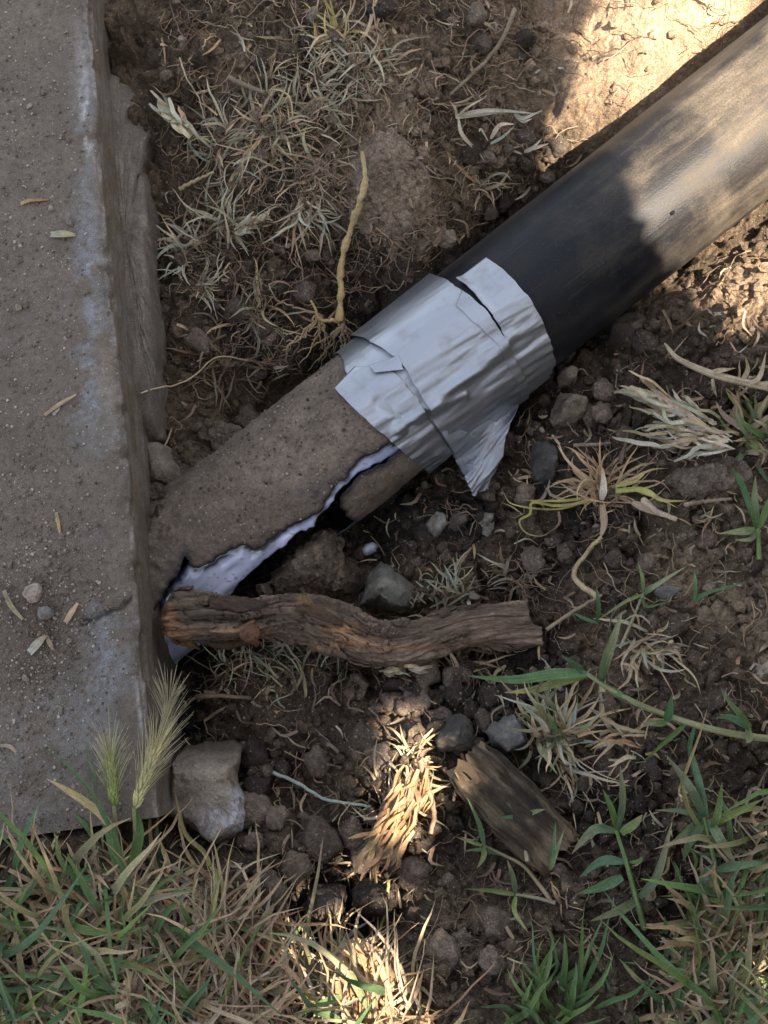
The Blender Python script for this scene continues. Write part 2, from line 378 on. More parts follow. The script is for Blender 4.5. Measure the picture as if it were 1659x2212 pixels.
# ------------------------------------------------------------------ concrete slab
E_TOP = [(178, -260), (186, -120), (195, 40), (215, 300), (238, 600), (262, 820), (276, 1000), (291, 1200), (306, 1400), (322, 1560), (334, 1680), (342, 1765)]
STOP = 0.022
ep = np.array([P(a, b, STOP) for a, b in E_TOP])
d0 = ep[0] - ep[1]; ep = np.vstack([ep[0] + d0 / np.linalg.norm(d0) * 3.5, ep])
L = np.concatenate([[0], np.cumsum(np.linalg.norm(np.diff(ep, axis=0), axis=1))])
ls = np.concatenate([np.linspace(0, 3.2, 20), np.arange(3.22, L[-1], 0.0025), [L[-1]]])
edge = np.stack([np.interp(ls, L, ep[:, k]) for k in range(3)], 1)
# profile across: (offset into the slab, height)
prof = [(-2.6, 0)] + [(-o, 0) for o in (1.6, 0.9, 0.5, 0.34)] + [(-o, 0) for o in np.arange(0.26, 0.004, -0.0025)] + [(-0.0035, -0.0003), (-0.002, -0.001), (-0.0008, -0.0022), (0, -0.004)] + [(0.0, -h) for h in np.arange(0.007, 0.16, 0.003)]
prof = np.array(prof); nP = len(prof); nL = len(ls)
tdir = np.gradient(edge, axis=0); tdir /= np.linalg.norm(tdir, axis=1)[:, None]
inn = np.stack([-tdir[:, 1], tdir[:, 0], 0 * tdir[:, 0]], 1); inn *= np.sign(inn[:, :1]) * 1.0   # away from slab (+x)
outv = inn
V = edge[:, None] + outv[:, None] * prof[None, :, :1] + np.array([0, 0, 1.0]) * prof[None, :, 1:]
fs = V.reshape(-1, 3); off = np.tile(prof[:, 0], nL); hh = np.tile(prof[:, 1], nL)
uu, vv = proj(fs)
top = hh > -0.0001
n1 = fb2(fs[:, 0] * 55, fs[:, 1] * 55, 4, 81) - 0.5
nf = fb3(fs, 90, 4, 83) - 0.5
chip = .8 * sstep(0.56, 0.66, fb2(fs[:, 1] * 70, fs[:, 1] * 3 + 5, 3, 85)) * np.exp(-(off / 0.007)**2) * (hh > -0.012)
dz = np.where(top, n1 * 0.0016 + (fb2(fs[:, 0] * 300, fs[:, 1] * 300, 3, 87) - 0.5) * 0.0008, 0) - chip * 0.0035
dx = np.where(top, 0, nf * 0.0015) - chip * 0.003 + np.where(hh < -0.003, (fb2(fs[:, 1] * 14, fs[:, 2] * 160, 3, 88) - 0.5) * 0.0022, 0)
# hairline crack running to the edge
ck = [(175, 1345), (205, 1338), (232, 1322), (262, 1312), (285, 1288), (306, 1275)]
dk = dpoly(uu, vv, ck, False)
dz -= np.where(top, 0.003 * np.exp(-(dk / 5)**2), 0)
wob_ = (fb2(fs[:, 1] * 22, fs[:, 1] * 0 + 4, 4, 89) - .5) * 0.0022 * np.exp(-(off / .03)**2)
fs = fs + outv.repeat(nP, 0) * (dx + wob_)[:, None]; fs[:, 2] += dz
grey = np.array([0.235, 0.238, 0.246]); brn = np.array([0.150, 0.121, 0.094]); wht = np.array([0.55, 0.52, 0.49]); dkb = np.array([0.10, 0.076, 0.055])
du = uu - np.interp(vv, [e[1] for e in E_TOP], [e[0] for e in E_TOP])
nz = fb2(fs[:, 0] * 30, fs[:, 1] * 30, 4, 91)
cl = lambda u, v, a, b, k: k * np.exp(-((uu - u) / a)**2 - ((vv - v) / b)**2)
clean = cl(185, 260, 26, 190, .7) + cl(195, 560, 30, 120, .8) + cl(190, 720, 55, 120, .7) + cl(200, 880, 45, 110, .65) + cl(215, 1260, 36, 90, .75) + cl(235, 1420, 45, 110, .95) + cl(160, 1560, 90, 100, .45) + cl(60, 1700, 90, 130, .4) + cl(30, 650, 40, 200, .12)
clean = np.clip(clean * sstep(0.42, 0.60, nz + 0.08), 0, 1) * (0.35 + 0.65 * sstep(0.35, 0.6, fb2(fs[:, 0] * 260, fs[:, 1] * 260, 3, 92)))
cc = brn * (1 - clean[:, None]) + grey * clean[:, None]
rust = np.clip(cl(238, 800, 22, 110, .5) + cl(225, 440, 20, 60, .3), 0, 1)[:, None]; cc = cc * (1 - rust) + np.array([0.25, 0.19, 0.125]) * rust
drt = np.clip(cl(100, 1330, 120, 150, .75) + cl(60, 1050, 90, 80, .4) + cl(240, 1100, 30, 120, .6) + cl(150, 1180, 90, 60, .3), 0, 1) * sstep(0.35, 0.6, nz)
cc = cc * (1 - drt[:, None]) + dkb * drt[:, None]
# pale worn arris and lime marks
lime = np.where(top, np.exp(-((du + 24) / 12)**2) * (np.exp(-((vv - 250) / 120)**2) + np.exp(-((vv - 990) / 60)**2) * 1.0) + np.exp(-((du + 12) / 10)**2) * np.exp(-((vv - 1530) / 60)**2) * .9, 0)
lime = lime * sstep(0.42, 0.6, fb2(fs[:, 0] * 170, fs[:, 1] * 60, 4, 95))
ar = np.exp(-((off + 0.0005) / 0.0022)**2) * (hh > -0.006) * sstep(0.38, 0.62, fb2(fs[:, 1] * 60, fs[:, 0] * 300, 4, 96)) * 0.75
kk = np.clip(lime * .8 + ar * .6, 0, 1)[:, None] * (0.45 + 0.55 * sstep(.4, .6, fb3(fs, 260, 3, 98)))[:, None]; cc = cc * (1 - kk) + wht * kk
side = (hh < -0.003)[:, None]
sg = fb2(fs[:, 1] * 16, fs[:, 2] * 220 + 3, 4, 97)[:, None]
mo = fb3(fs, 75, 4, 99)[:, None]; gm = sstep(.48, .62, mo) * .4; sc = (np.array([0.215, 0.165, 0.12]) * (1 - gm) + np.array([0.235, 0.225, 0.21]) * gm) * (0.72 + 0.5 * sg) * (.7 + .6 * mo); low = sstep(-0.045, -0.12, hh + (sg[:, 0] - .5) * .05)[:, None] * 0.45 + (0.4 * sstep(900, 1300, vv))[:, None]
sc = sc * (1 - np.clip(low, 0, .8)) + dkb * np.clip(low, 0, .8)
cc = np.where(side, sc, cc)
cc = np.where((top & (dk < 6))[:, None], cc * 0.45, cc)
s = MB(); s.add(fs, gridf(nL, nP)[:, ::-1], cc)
# the slab's near end, under the turf
ef = fs.reshape(nL, nP, 3)[-1]; eb = ef.copy(); eb[:, 2] = -0.16; s.add(np.vstack([ef, eb]), gridf(2, nP), brn * 0.6)
slab = s.build('pavement', CONC); tag(slab, 'dusty grey concrete slab along the left edge of the hole', 'concrete slab', kind='structure')

def outline_rock(mb, outline, ztop, height, c, seed=0, nr=16, na=96, rough=0.004, tilt=(0, 0), dome=0.25, sharp=5.0, cvar=None, freq=60, facets=0, micro=.45):
    """a stone with the outline (measured) as its widest section; top at ztop, standing height tall"""
    o = np.asarray(outline, float); o = np.vstack([o, o[0]])
    Lq = np.concatenate([[0], np.cumsum(np.hypot(*np.diff(o, axis=0).T))]); q = np.linspace(0, Lq[-1], na, endpoint=False)
    ou = np.interp(q, Lq, o[:, 0]); ov = np.interp(q, Lq, o[:, 1])
    zm = ztop - height * 0.35
    w3 = np.array([P(a, b, zm) for a, b in zip(ou, ov)]); ctr = w3.mean(0)
    rr = list(np.sin(np.linspace(0.0005, 1, nr) * np.pi / 2)); V = []
    for r in rr:
        zz = ztop - height * 0.35 * r**sharp - dome * height * 0.35 * r * r * (r < 2)
        q3 = ctr + (w3 - ctr) * r; q3[:, 2] = zz + (q3[:, 0] - ctr[0]) * tilt[0] + (q3[:, 1] - ctr[1]) * tilt[1]; V.append(q3)
    for r, h in ((0.985, 0.5), (0.95, 0.68), (0.88, 0.85), (0.6, 0.98), (0.05, 1.0)):
        q3 = ctr + (w3 - ctr) * r; q3[:, 2] = ztop - height * h - dome * height * .2; V.append(q3)
    V = np.array(V).reshape(-1, 3); n = len(rr) + 5
    if facets:
        rf = np.random.default_rng(seed + 900); e3 = V - ctr
        for _ in range(facets):
            nv = rf.normal(size=3); nv[2] = abs(nv[2]) + .1; nv /= np.linalg.norm(nv); dd = e3 @ nv; lim = dd.max() * rf.uniform(.62, .88); e3 = e3 - nv * np.maximum(dd - lim, 0)[:, None] * .92
        V = ctr + e3
    d = np.stack([fb3(V + 7.7 * seed, freq, 4, 101 + k) - 0.5 for k in range(3)], 1) * rough * 2
    d += np.stack([fb3(V + 3.1 * seed, freq * 6, 2, 111 + k) - 0.5 for k in range(3)], 1) * rough * micro
    V = V + d
    cc = np.tile(np.asarray(c, float), (len(V), 1)) * (0.75 + 0.5 * fb3(V, 120, 3, 121)[:, None])
    if cvar is not None: cc = cvar(V, cc)
    mb.add(V, gridf(n, na, True), cc)
    return ctr

lb = MB()
def ledge_c(V, c):
    n = fb3(V, 150, 3, 131)[:, None]; k = sstep(0.55, 0.7, n) * 0.5
    return c * (1 - k) + np.array([0.33, 0.28, 0.22]) * k
outline_rock(lb, [(225,160),(264,160),(280,185),(305,205),(328,245),(344,290),(341,345),(328,390),(340,420),(344,480),(338,560),(343,640),(350,700),(354,760),(345,800),(356,850),(356,900),(350,950),(300,962),(262,940),(252,800),(235,600),(220,400)],
             -0.034, 0.10, (0.18, 0.15, 0.12), 3, na=300, rough=0.0035, dome=0.05, sharp=14, cvar=ledge_c, freq=80)
o = lb.build('footing_ledge', CONC, slab); o['label'] = 'rough broken concrete footing under the slab edge'
lb = MB(); outline_rock(lb, [(318,955),(350,958),(368,966),(374,990),(392,1015),(396,1040),(384,1062),(345,1070),(322,1050)], -0.055, 0.07, (0.23, 0.185, 0.14), 4, rough=0.003, cvar=ledge_c)
o = lb.build('footing_lump', CONC, slab)

# ------------------------------------------------------------------ black pipe
def pipe_mat():
    m, nt, b, out = mat('black_plastic')
    uv = coords(nt, 'UV'); c3 = coords(nt, 'UV', (5, 40, 1)); c4 = coords(nt, 'UV', (14, 110, 1)); ob = coords(nt)
    sx = nd(nt, 'ShaderNodeSeparateXYZ', {0: nd(nt, 'ShaderNodeUVMap').outputs[0]})
    s, a = sx.outputs[0], sx.outputs[1]
    n1 = noise(nt, c3, 1.0, 6, 0.62); n2 = noise(nt, c4, 1.0, 4, 0.6); n3 = noise(nt, ob, 700, 4, 0.7); n4 = noise(nt, ob, 22, 5, 0.6)
    base = rng_(nt, s, 0.10, 0.30, 0.0, 0.14)                     # more dust further along
    flank = rng_(nt, a, -0.088, -0.050, 0.30, 0.0)               # and on the far flank
    d = math_(nt, 'ADD', base, flank)
    k = math_(nt, 'ADD', math_(nt, 'MULTIPLY', rng_(nt, n1, 0.46, 0.62, 0.0, 1.0), rng_(nt, s, 0.06, 0.35, 0.03, 0.46)), d)
    k = math_(nt, 'ADD', k, math_(nt, 'MULTIPLY', rng_(nt, n4, 0.48, 0.66, 0.0, 1.0), rng_(nt, s, 0.06, 0.35, 0.04, 0.42)))
    k = math_(nt, 'MULTIPLY', k, rng_(nt, n3, 0.3, 0.7, 0.5, 1.45))
    k = math_(nt, 'MULTIPLY', k, rng_(nt, n2, 0.3, 0.7, 0.75, 1.2))
    gr = rng_(nt, noise(nt, ob, 1700, 2, 0.5), 0.70, 0.74, 0.0, 0.5)
    k = math_(nt, 'MINIMUM', math_(nt, 'ADD', math_(nt, 'MULTIPLY', k, 0.72), gr), 0.85)
    scr = rng_(nt, noise(nt, coords(nt, 'UV', (7, 620, 1)), 1.0, 3, 0.6), 0.66, 0.72, 0.0, 0.16); k = math_(nt, 'ADD', k, scr)
    c = mixc(nt, k, (0.008, 0.009, 0.012, 1), (0.36, 0.285, 0.195, 1))
    nt.links.new(c, b.inputs['Base Color']); nt.links.new(rng_(nt, k, 0.0, 0.5, 0.36, 0.9), b.inputs['Roughness'])
    b.inputs['Specular IOR Level'].default_value = 0.22
    sc_ = noise(nt, coords(nt, 'UV', (8, 500, 1)), 1.0, 3, 0.5)
    nt.links.new(bump(nt, sc_, 0.00025, 0.6, bump(nt, n3, 0.0004, 0.7)), b.inputs['Normal'])
    return m
BLACK = pipe_mat()
S_T0 = uv2cyl(905, 850)[0]                                     # somewhere under the tape
ss = np.linspace(S_T0, 1.15, 220); tt = np.linspace(-np.pi, np.pi, 161)
SG, TG = np.meshgrid(ss, tt, indexing='ij')
rad = PR + (fb2(SG * 9, TG * 1.2 + 20, 3, 141) - 0.5) * 0.0012
pb = MB()
pb.add(cyl(SG, TG, rad).reshape(-1, 3), gridf(220, 161)[:, ::-1], (0.02, 0.02, 0.02), np.stack([SG, TG * PR], -1).reshape(-1, 2))
pb.add(cyl(SG, TG, rad - 0.005).reshape(-1, 3), gridf(220, 161), (0.02, 0.02, 0.02), np.stack([SG, TG * PR], -1).reshape(-1, 2))
for k in (0, -1):
    v = np.stack([cyl(SG[k], TG[k], rad[k]), cyl(SG[k], TG[k], rad[k] - 0.005)]); pb.add(v.reshape(-1, 3), gridf(2, 161), (0.02, 0.02, 0.02))
bp = empty('black_pipe', A0 + AX * 0.3 - E0 * PR)
adopt(pb.build('pipe_wall', BLACK), bp)
tag(bp, 'smooth black plastic pipe dusted with dry soil, running to the upper right', 'pipe')
for (u, v, r) in [(1208, 677, 5.5), (1453, 460, 4.5), (1222, 378, 3)]:
    sm_ = MB(); a, t = uv2cyl(u, v); q = cyl(a, t, PR + 0.0005)
    th = np.linspace(0, 6.28, 10, endpoint=False); e2 = -math.sin(t) * E0 + math.cos(t) * E1; n_ = math.cos(t) * E0 + math.sin(t) * E1
    for rr_, lift, in ((1, 0),):
        ring = q + (r * PX) * (np.cos(th)[:, None] * AX * 1.3 + np.sin(th)[:, None] * e2) * (0.7 + 0.6 * rng.random((10, 1))); 
        vtx = np.vstack([ring, ring * 0.4 + q * 0.6 + n_ * 0.0012, q + n_ * 0.0016]); i = np.arange(10); j = (i + 1) % 10
        sm_.add(vtx, np.vstack([np.stack([i, j, 10 + j, 10 + i], 1)]), (0.015, 0.013, 0.012)); sm_.add(vtx[10:], np.stack([i, j, np.full(10, 10)], 1), (0.015, 0.013, 0.012))
    adopt(sm_.build('tar_speck', STONE), bp)

# ------------------------------------------------------------------ old broken pipe
HOLE = [(905, 945), (862, 957), (835, 962), (812, 978), (790, 985), (768, 1004), (752, 1030), (728, 1045), (718, 1062), (702, 1085), (690, 1104), (660, 1122), (630, 1138), (600, 1157), (575, 1175), (552, 1192), (535, 1180), (518, 1178), (490, 1192),
        (455, 1216), (428, 1228), (412, 1222), (398, 1196), (388, 1232), (372, 1250), (345, 1300), (300, 1400), (500, 1600), (900, 1450), (790, 1240), (792, 1152), (778, 1138), (762, 1126), (748, 1116), (740, 1100), (735, 1082), (738, 1068), (752, 1060), (762, 1040), (790, 1021), (830, 1001), (868, 974), (905, 960)]
def ragged(poly, step=7, amp=4.5, seed=0):
    """give a broken edge its small teeth"""
    r = np.random.default_rng(seed); out = []
    for i in range(len(poly)):
        a, b = np.array(poly[i], float), np.array(poly[(i + 1) % len(poly)], float); n = max(int(np.hypot(*(b - a)) / step), 1)
        for k in range(n): out.append(tuple(a + (b - a) * k / n + r.normal(size=2) * amp * (.5 if k == 0 else 1)))
    return out
HOLE = ragged(HOLE, 8, 2.6, 5)
S_L = uv2cyl(330, 1275)[0] - 0.03; S_R = S_T0 + 0.02
def shell_c(V):
    u, v = proj(V); d = dpoly(u, v, HOLE)
    n = fb3(V, 60, 4, 151)[:, None]; f = fb3(V, 320, 3, 155)[:, None]
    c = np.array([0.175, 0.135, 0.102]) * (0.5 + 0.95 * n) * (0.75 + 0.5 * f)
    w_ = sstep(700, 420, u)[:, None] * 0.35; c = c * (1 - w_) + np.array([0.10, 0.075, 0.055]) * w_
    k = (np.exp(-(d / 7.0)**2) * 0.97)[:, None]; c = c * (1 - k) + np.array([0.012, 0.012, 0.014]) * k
    st = (np.exp(-(d / 30)**2) * sstep(0.45, 0.65, n[:, 0]) * 0.55 + 0.6 * np.exp(-((u - 665) / 45)**2 - ((v - 1062) / 22)**2) * sstep(.4, .6, f[:, 0]) + .55 * np.exp(-((u - 870) / 22)**2 - ((v - 1050) / 18)**2))[:, None]
    st = np.clip(st, 0, 0.8); c = c * (1 - st) + np.array([0.06, 0.055, 0.06]) * st
    return c
sa = np.arange(S_L, S_R, 0.0013); ta = np.concatenate([np.arange(-1.9, 2.1, 0.023), np.linspace(2.1, 2 * np.pi - 1.9, 30)])
SG, TG = np.meshgrid(sa, ta, indexing='ij'); n_a, n_b = SG.shape
rad = PR - 0.0012 + (fb2(SG * 60, TG * 3.5, 4, 161) - 0.5) * 0.0026 + (fb2(SG * 420, TG * 25, 3, 165) - 0.5) * 0.0018
crust = sstep(S_L + 0.13, S_L + 0.02, SG + (fb2(SG * 40, TG * 3, 3, 166) - .5) * 0.06)     # caked soil towards the slab
rad = rad + crust * (0.0012 + 0.006 * fb2(SG * 110, TG * 7, 4, 167))
Vs = cyl(SG, TG, rad).reshape(-1, 3); F = gridf(n_a, n_b)
pu, pv = proj(Vs[F].mean(1)); fth = TG.ravel()[F].mean(1); vis = fth < 1.75
kill = vis & inpoly(pu, pv, HOLE); F = F[~kill]
F = F[(np.abs(TG.ravel()[F].max(1) - TG.ravel()[F].min(1)) < 1)]
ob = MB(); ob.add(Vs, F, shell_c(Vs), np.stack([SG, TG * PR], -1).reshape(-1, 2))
OLD = attr_mat('dusty_old_pipe', 0.93, [(70, 0.8, 1.2), (420, 0.68, 1.32), (1300, 0.7, 1.3)], [(420, 0.0011), (1300, 0.0005)], 0.2,
               speck=[(420, 0.035, (0.36, 0.31, 0.25), 0.7), (900, 0.05, (0.05, 0.038, 0.03), 0.6)])
bo = ob.build('pipe_wall', OLD)
bm = bmesh.new(); bm.from_mesh(bo.data)
bmesh.ops.delete(bm, geom=[v for v in bm.verts if not v.link_faces], context='VERTS')
for _ in range(2):
    bv = [v for v in bm.verts if v.is_boundary]; new = {}
    for v in bv:
        nb = [e.other_vert(v) for e in v.link_edges if e.is_boundary]
        if len(nb) == 2: new[v] = v.co * 0.4 + (nb[0].co + nb[1].co) * 0.3
    for v, c_ in new.items(): v.co = c_
bm.to_mesh(bo.data); bm.free()
sd = bo.modifiers.new('wall', 'SOLIDIFY'); sd.thickness = 0.0022; sd.offset = -1; sd.material_offset_rim = 1; sd.material_offset = 1
mi, nti, bi, _ = mat('grimy_pipe_inside'); bi.inputs['Base Color'].default_value = (0.010, 0.010, 0.012, 1); bi.inputs['Roughness'].default_value = 0.5
bo.data.materials.append(mi)
op = empty('broken_pipe', A0 + AX * (S_L + 0.1) - E0 * PR); adopt(bo, op)
tag(op, 'old soil-coated drain pipe split open along its top, leading under the slab', 'pipe')

# sludge filling the pipe
SLP = [(900, 920), (760, 985), (690, 1060), (600, 1130), (500, 1150), (430, 1185), (360, 1250), (322, 1330), (320, 1480), (380, 1450), (410, 1420), (438, 1400), (470, 1350), (500, 1292), (522, 1262), (545, 1240), (590, 1203), (622, 1180), (650, 1152), (682, 1142), (692, 1120), (704, 1112), (724, 1092), (738, 1064), (756, 1048), (790, 1024), (835, 1002), (905, 962)]
SLP0 = SLP; SLP = ragged(SLP, 9, 2.6, 8)
sa = np.arange(S_L - 0.08, S_T0 + 0.01, 0.0013); ta = np.arange(-0.7, 1.5, 0.024)
SG, TG = np.meshgrid(sa, ta, indexing='ij'); n_a, n_b = SG.shape
V0 = cyl(SG, TG, PR - 0.004).reshape(-1, 3); u, v = proj(V0); ins = inpoly(u, v, SLP); d = dpoly(u, v, SLP) * np.where(ins, 1, -1)
rad = PR - 0.0038 - 0.008 * (1 - sstep(-8, 9, d))
rad += (fb2(SG.ravel() * 45, TG.ravel() * 6, 2, 171) - .5) * 0.0055 + 0
V0 = cyl(SG.ravel(), TG.ravel(), rad); V0[:, 2] -= 0.016 * sstep(-0.22, S_L, SG.ravel()); F = gridf(n_a, n_b); F = F[d[F].min(1) > -7]
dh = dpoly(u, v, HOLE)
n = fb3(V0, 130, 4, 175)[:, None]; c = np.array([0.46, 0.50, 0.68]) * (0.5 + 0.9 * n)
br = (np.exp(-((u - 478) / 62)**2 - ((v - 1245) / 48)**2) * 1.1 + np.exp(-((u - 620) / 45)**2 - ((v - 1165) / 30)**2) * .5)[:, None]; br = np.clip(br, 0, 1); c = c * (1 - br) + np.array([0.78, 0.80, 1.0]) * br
gk = np.clip(np.exp(-(np.maximum(d, 0) / 6)**2) + np.exp(-(dh / 6)**2) * 1.0, 0, 1)[:, None] * (0.75 + 0.5 * n); gk = np.clip(gk, 0, .95); c = c * (1 - gk) + np.array([0.05, 0.052, 0.065]) * gk  # edge grime, with the crack's depth shading painted into the same dark rim
sp = sstep(0.70, 0.76, fb3(V0, 520, 3, 177))[:, None] * 0.6; c = c * (1 - sp) + 0.03 * sp
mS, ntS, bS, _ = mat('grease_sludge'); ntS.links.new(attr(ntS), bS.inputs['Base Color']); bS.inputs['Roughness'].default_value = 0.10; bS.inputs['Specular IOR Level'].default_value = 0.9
ntS.links.new(bump(ntS, noise(ntS, coords(ntS), 110, 2), 0.0007, 0.6), bS.inputs['Normal'])
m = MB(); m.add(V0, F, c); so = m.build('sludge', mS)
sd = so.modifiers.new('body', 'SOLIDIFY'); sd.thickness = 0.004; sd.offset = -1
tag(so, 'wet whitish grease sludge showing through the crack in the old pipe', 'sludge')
m = MB(); outline_rock(m, [(780, 1186), (790, 1174), (806, 1170), (818, 1180), (812, 1192), (794, 1200), (784, 1198)], -0.105, 0.012, (0.42, 0.46, 0.52), 9, rough=0.001, na=40, nr=8)
so = m.build('sludge', mS); tag(so, 'small wet scrap of pale sludge in the dark hole beside a stone', 'sludge')

# ------------------------------------------------------------------ duct tape
def tape_mat():
    m, nt, b, out = mat('duct_tape')
    uv = coords(nt, 'UV', (1, 1, 1)); ob = coords(nt)
    n1 = noise(nt, ob, 45, 5, 0.65); n2 = noise(nt, coords(nt, 'UV', (30, 260, 1)), 1.0, 4)
    c = mixc(nt, rng_(nt, n1, 0.52, 0.74, 0, 0.42), (0.37, 0.385, 0.415, 1), (0.22, 0.175, 0.125, 1))
    c = mixc(nt, rng_(nt, n2, 0.55, 0.75, 0, 0.25), c, (0.25, 0.22, 0.19, 1))
    nt.links.new(c, b.inputs['Base Color']); b.inputs['Metallic'].default_value = 0.84
    nt.links.new(rng_(nt, n1, 0.3, 0.75, 0.28, 0.48), b.inputs['Roughness'])
    wv = nd(nt, 'ShaderNodeTexWave', {'Vector': uv, 'Scale': 420.0, 'Distortion': 1.5, 'Detail': 1.0}, wave_type='BANDS', bands_direction='X').outputs['Fac']
    h2 = noise(nt, coords(nt, 'UV', (55, 330, 1)), 1.0, 4, 0.55)
    nt.links.new(bump(nt, wv, 0.00012, 0.6, bump(nt, h2, 0.0012, 0.16)), b.inputs['Normal'])
    return m
TAPE = tape_mat()
tp = empty('duct_tape', A0 - E0 * PR)
tag(tp, 'wrinkled silver duct tape wrapped over the joint between the two pipes', 'tape')
def wrinkle(S, T, amp):
    a = T * PR
    big = fb2(S * 16 + a * 9, a * 95 - S * 10, 3, 181) - 0.5
    fine = fb2(S * 30 + 8, a * 230 - S * 20, 3, 185) - 0.5
    lowr = 0.10 + 0.95 * sstep(-0.15, 0.85, T)
    w_ = big * 0.0064 * lowr + fine * 0.0021 * lowr
    crease = 0.0
    for (u0, v0, u1, v1, wd, am) in [(860, 925, 1090, 745, 13, 0.0045), (925, 880, 1000, 850, 9, 0.003), (820, 870, 885, 920, 12, -0.003), (940, 975, 1060, 900, 10, 0.0025), (1040, 760, 1105, 722, 9, 0.002)]:
        pa = np.array(uv2cyl(u0, v0)); pc = np.array(uv2cyl(u1, v1)); q0 = pa * [1, PR]; q1 = pc * [1, PR]
        dd = dpoly(S, a, [q0, q1], False); crease = crease + am * np.exp(-(dd / (wd * PX))**2)
    return (w_ + crease) * amp
def strip(name, left, right, base, amp, label=None, n=150, mcols=70, lift=None):
    """a strip of tape on the pipe between two edge lines given as (length, angle)"""
    lf = cr(left, n); rt = cr(right, n)
    for e_ in (lf, rt): e_[:, 0] += (fb2(np.linspace(0, 14, n) + base * 900, np.full(n, len(name) + amp), 4, 189) - .5) * 0.0022
    k = np.linspace(0, 1, mcols)[None, :, None]
    G_ = lf[:, None] * (1 - k) + rt[:, None] * k; S, T = G_[..., 0], G_[..., 1]
    r = PR + base + np.maximum(wrinkle(S, T, amp), -base * 0.7)
    if lift is not None: r = r + lift(S, T, k[..., 0] + 0 * S)
    m = MB(); m.add(cyl(S, T, r).reshape(-1, 3), gridf(n, mcols), (0.5, 0.5, 0.5), np.stack([S, T * PR], -1).reshape(-1, 2))
    o = m.build(name, TAPE); adopt(o, tp); sd = o.modifiers.new('t', 'SOLIDIFY'); sd.thickness = 0.0005; sd.offset = 1
    if label: o['label'] = label
    return o
def C_(pts, pre=None, post=None, r=PR + 0.002):
    q = [uv2cyl(a, b, r) for a, b in pts]
    if pre is not None: q = [(q[0][0] + pre[0], q[0][1] + pre[1])] + q
    if post is not None: q = q + [(q[-1][0] + post[0], q[-1][1] + post[1])]
    return q
# under-layer
strip('tape_strip', C_([(736, 768), (748, 806), (800, 860), (870, 930), (930, 990)], pre=(-.003, -.6), post=(0, .9)), C_([(840, 690), (880, 730), (930, 800), (990, 880), (1040, 940)], pre=(0, -.6), post=(0, .9)), 0.0012, 0.5, 'under-layer of tape showing at the far side')
# lower-left strip
strip('tape_strip', C_([(722, 838), (760, 878), (800, 915), (840, 950), (870, 976), (900, 1002), (928, 1024)], post=(0, .9)), C_([(766, 792), (842, 800), (880, 835), (905, 870), (940, 925), (980, 985), (992, 992)], post=(0, .9)), 0.0026, 0.9,
      'strip of tape along the lower edge over the crack')
# small torn tab
strip('tape_strip', C_([(798, 794), (804, 800), (811, 808)]), C_([(862, 772), (868, 786), (872, 801)]), 0.0052, 0.3, 'small torn tab of tape', n=20, mcols=24)
# big middle sheet
strip('tape_sheet', C_([(756, 724), (775, 731), (802, 742), (840, 765), (872, 793), (905, 850), (945, 922), (982, 986)], pre=(0, -.8), post=(0.0, .10)),
      C_([(926, 593), (950, 602), (985, 622), (1030, 655), (1062, 692), (1090, 735), (1118, 800), (1140, 866)], pre=(0, -.8), post=(0.0, .7)), 0.0046, 1.0, 'large wrinkled tape sheet over the joint', n=220, mcols=120)
# second lap of the sheet, its edge line showing
strip('tape_strip', C_([(986, 664), (1030, 705), (1070, 742), (1100, 800), (1122, 868)], post=(0, .6)), C_([(1000, 632), (1044, 668), (1086, 728), (1118, 792), (1142, 858)], post=(0, .6)), 0.0054, 0.9, None, n=90, mcols=20)
# right ring, torn along its left edge
lfr = C_([(988, 605), (1006, 616), (1020, 632), (1042, 652), (1062, 682), (1080, 706), (1092, 736), (1112, 780), (1130, 828), (1138, 872)], post=(0, .7))
lfr = [(a + random.uniform(-.0008, .0008), b) for a, b in lfr]
strip('tape_strip', lfr, C_([(1050, 557), (1080, 578), (1106, 602), (1128, 626), (1148, 652), (1166, 684), (1180, 715), (1190, 750), (1197, 790), (1194, 822)], post=(0, .7)), 0.0030, 0.75, 'tape ring torn away on the black pipe', n=160, mcols=50,
      lift=lambda S, T, k: 0.0022 * np.exp(-(k / 0.12)**2) * sstep(0.7, -0.5, T))
# hanging flap
def flap():
    lft = [cyl(*uv2cyl(935, 905), PR + 0.0025), cyl(*uv2cyl(960, 950), PR + 0.0045), cyl(*uv2cyl(986, 996), PR + 0.009), P(1004, 1038, -0.062), P(1021, 1071, -0.072)]
    rgt = [cyl(*uv2cyl(1118, 828), PR + 0.0015), cyl(*uv2cyl(1120, 866), PR + 0.004), P(1104, 912, -0.050), P(1074, 1000, -0.064), P(1054, 1056, -0.074)]
    a = cr(lft, 60); b = cr(rgt, 60); k = np.linspace(0, 1, 50)[None, :, None]; G_ = a[:, None] * (1 - k) + b[:, None] * k
    t = np.linspace(0, 1, 60)[:, None]; kk = k[..., 0]
    # bulge out over the pipe's curve near the top
    bul = np.sin(np.pi * kk) * 0.006 * (1 - sstep(0.4, 1.0, t)) * sstep(0.12, .4, t)
    w_ = (fb2(t * 8 + kk * 2.5, kk * .9 + 3, 3, 191) - 0.5) * 0.012 * sstep(0.25, 0.6, t) + sstep(.2, .4, t) * (fb2(t * 26 + kk * 6, kk * 1.2, 2, 193) - .5) * 0.003
    nrm = np.array([0.45, -0.5, 0.74]); G_ = G_ + nrm * (bul + w_)[..., None]
    m = MB(); m.add(G_.reshape(-1, 3), gridf(60, 50), (.5, .5, .5), np.stack([t + 0 * kk, kk * .05 + 0 * t], -1).reshape(-1, 2))
    o = m.build('tape_flap', TAPE); adopt(o, tp); sd = o.modifiers.new('t', 'SOLIDIFY'); sd.thickness = 0.0005; o['label'] = 'loose corner of tape hanging off the pipe'
flap()

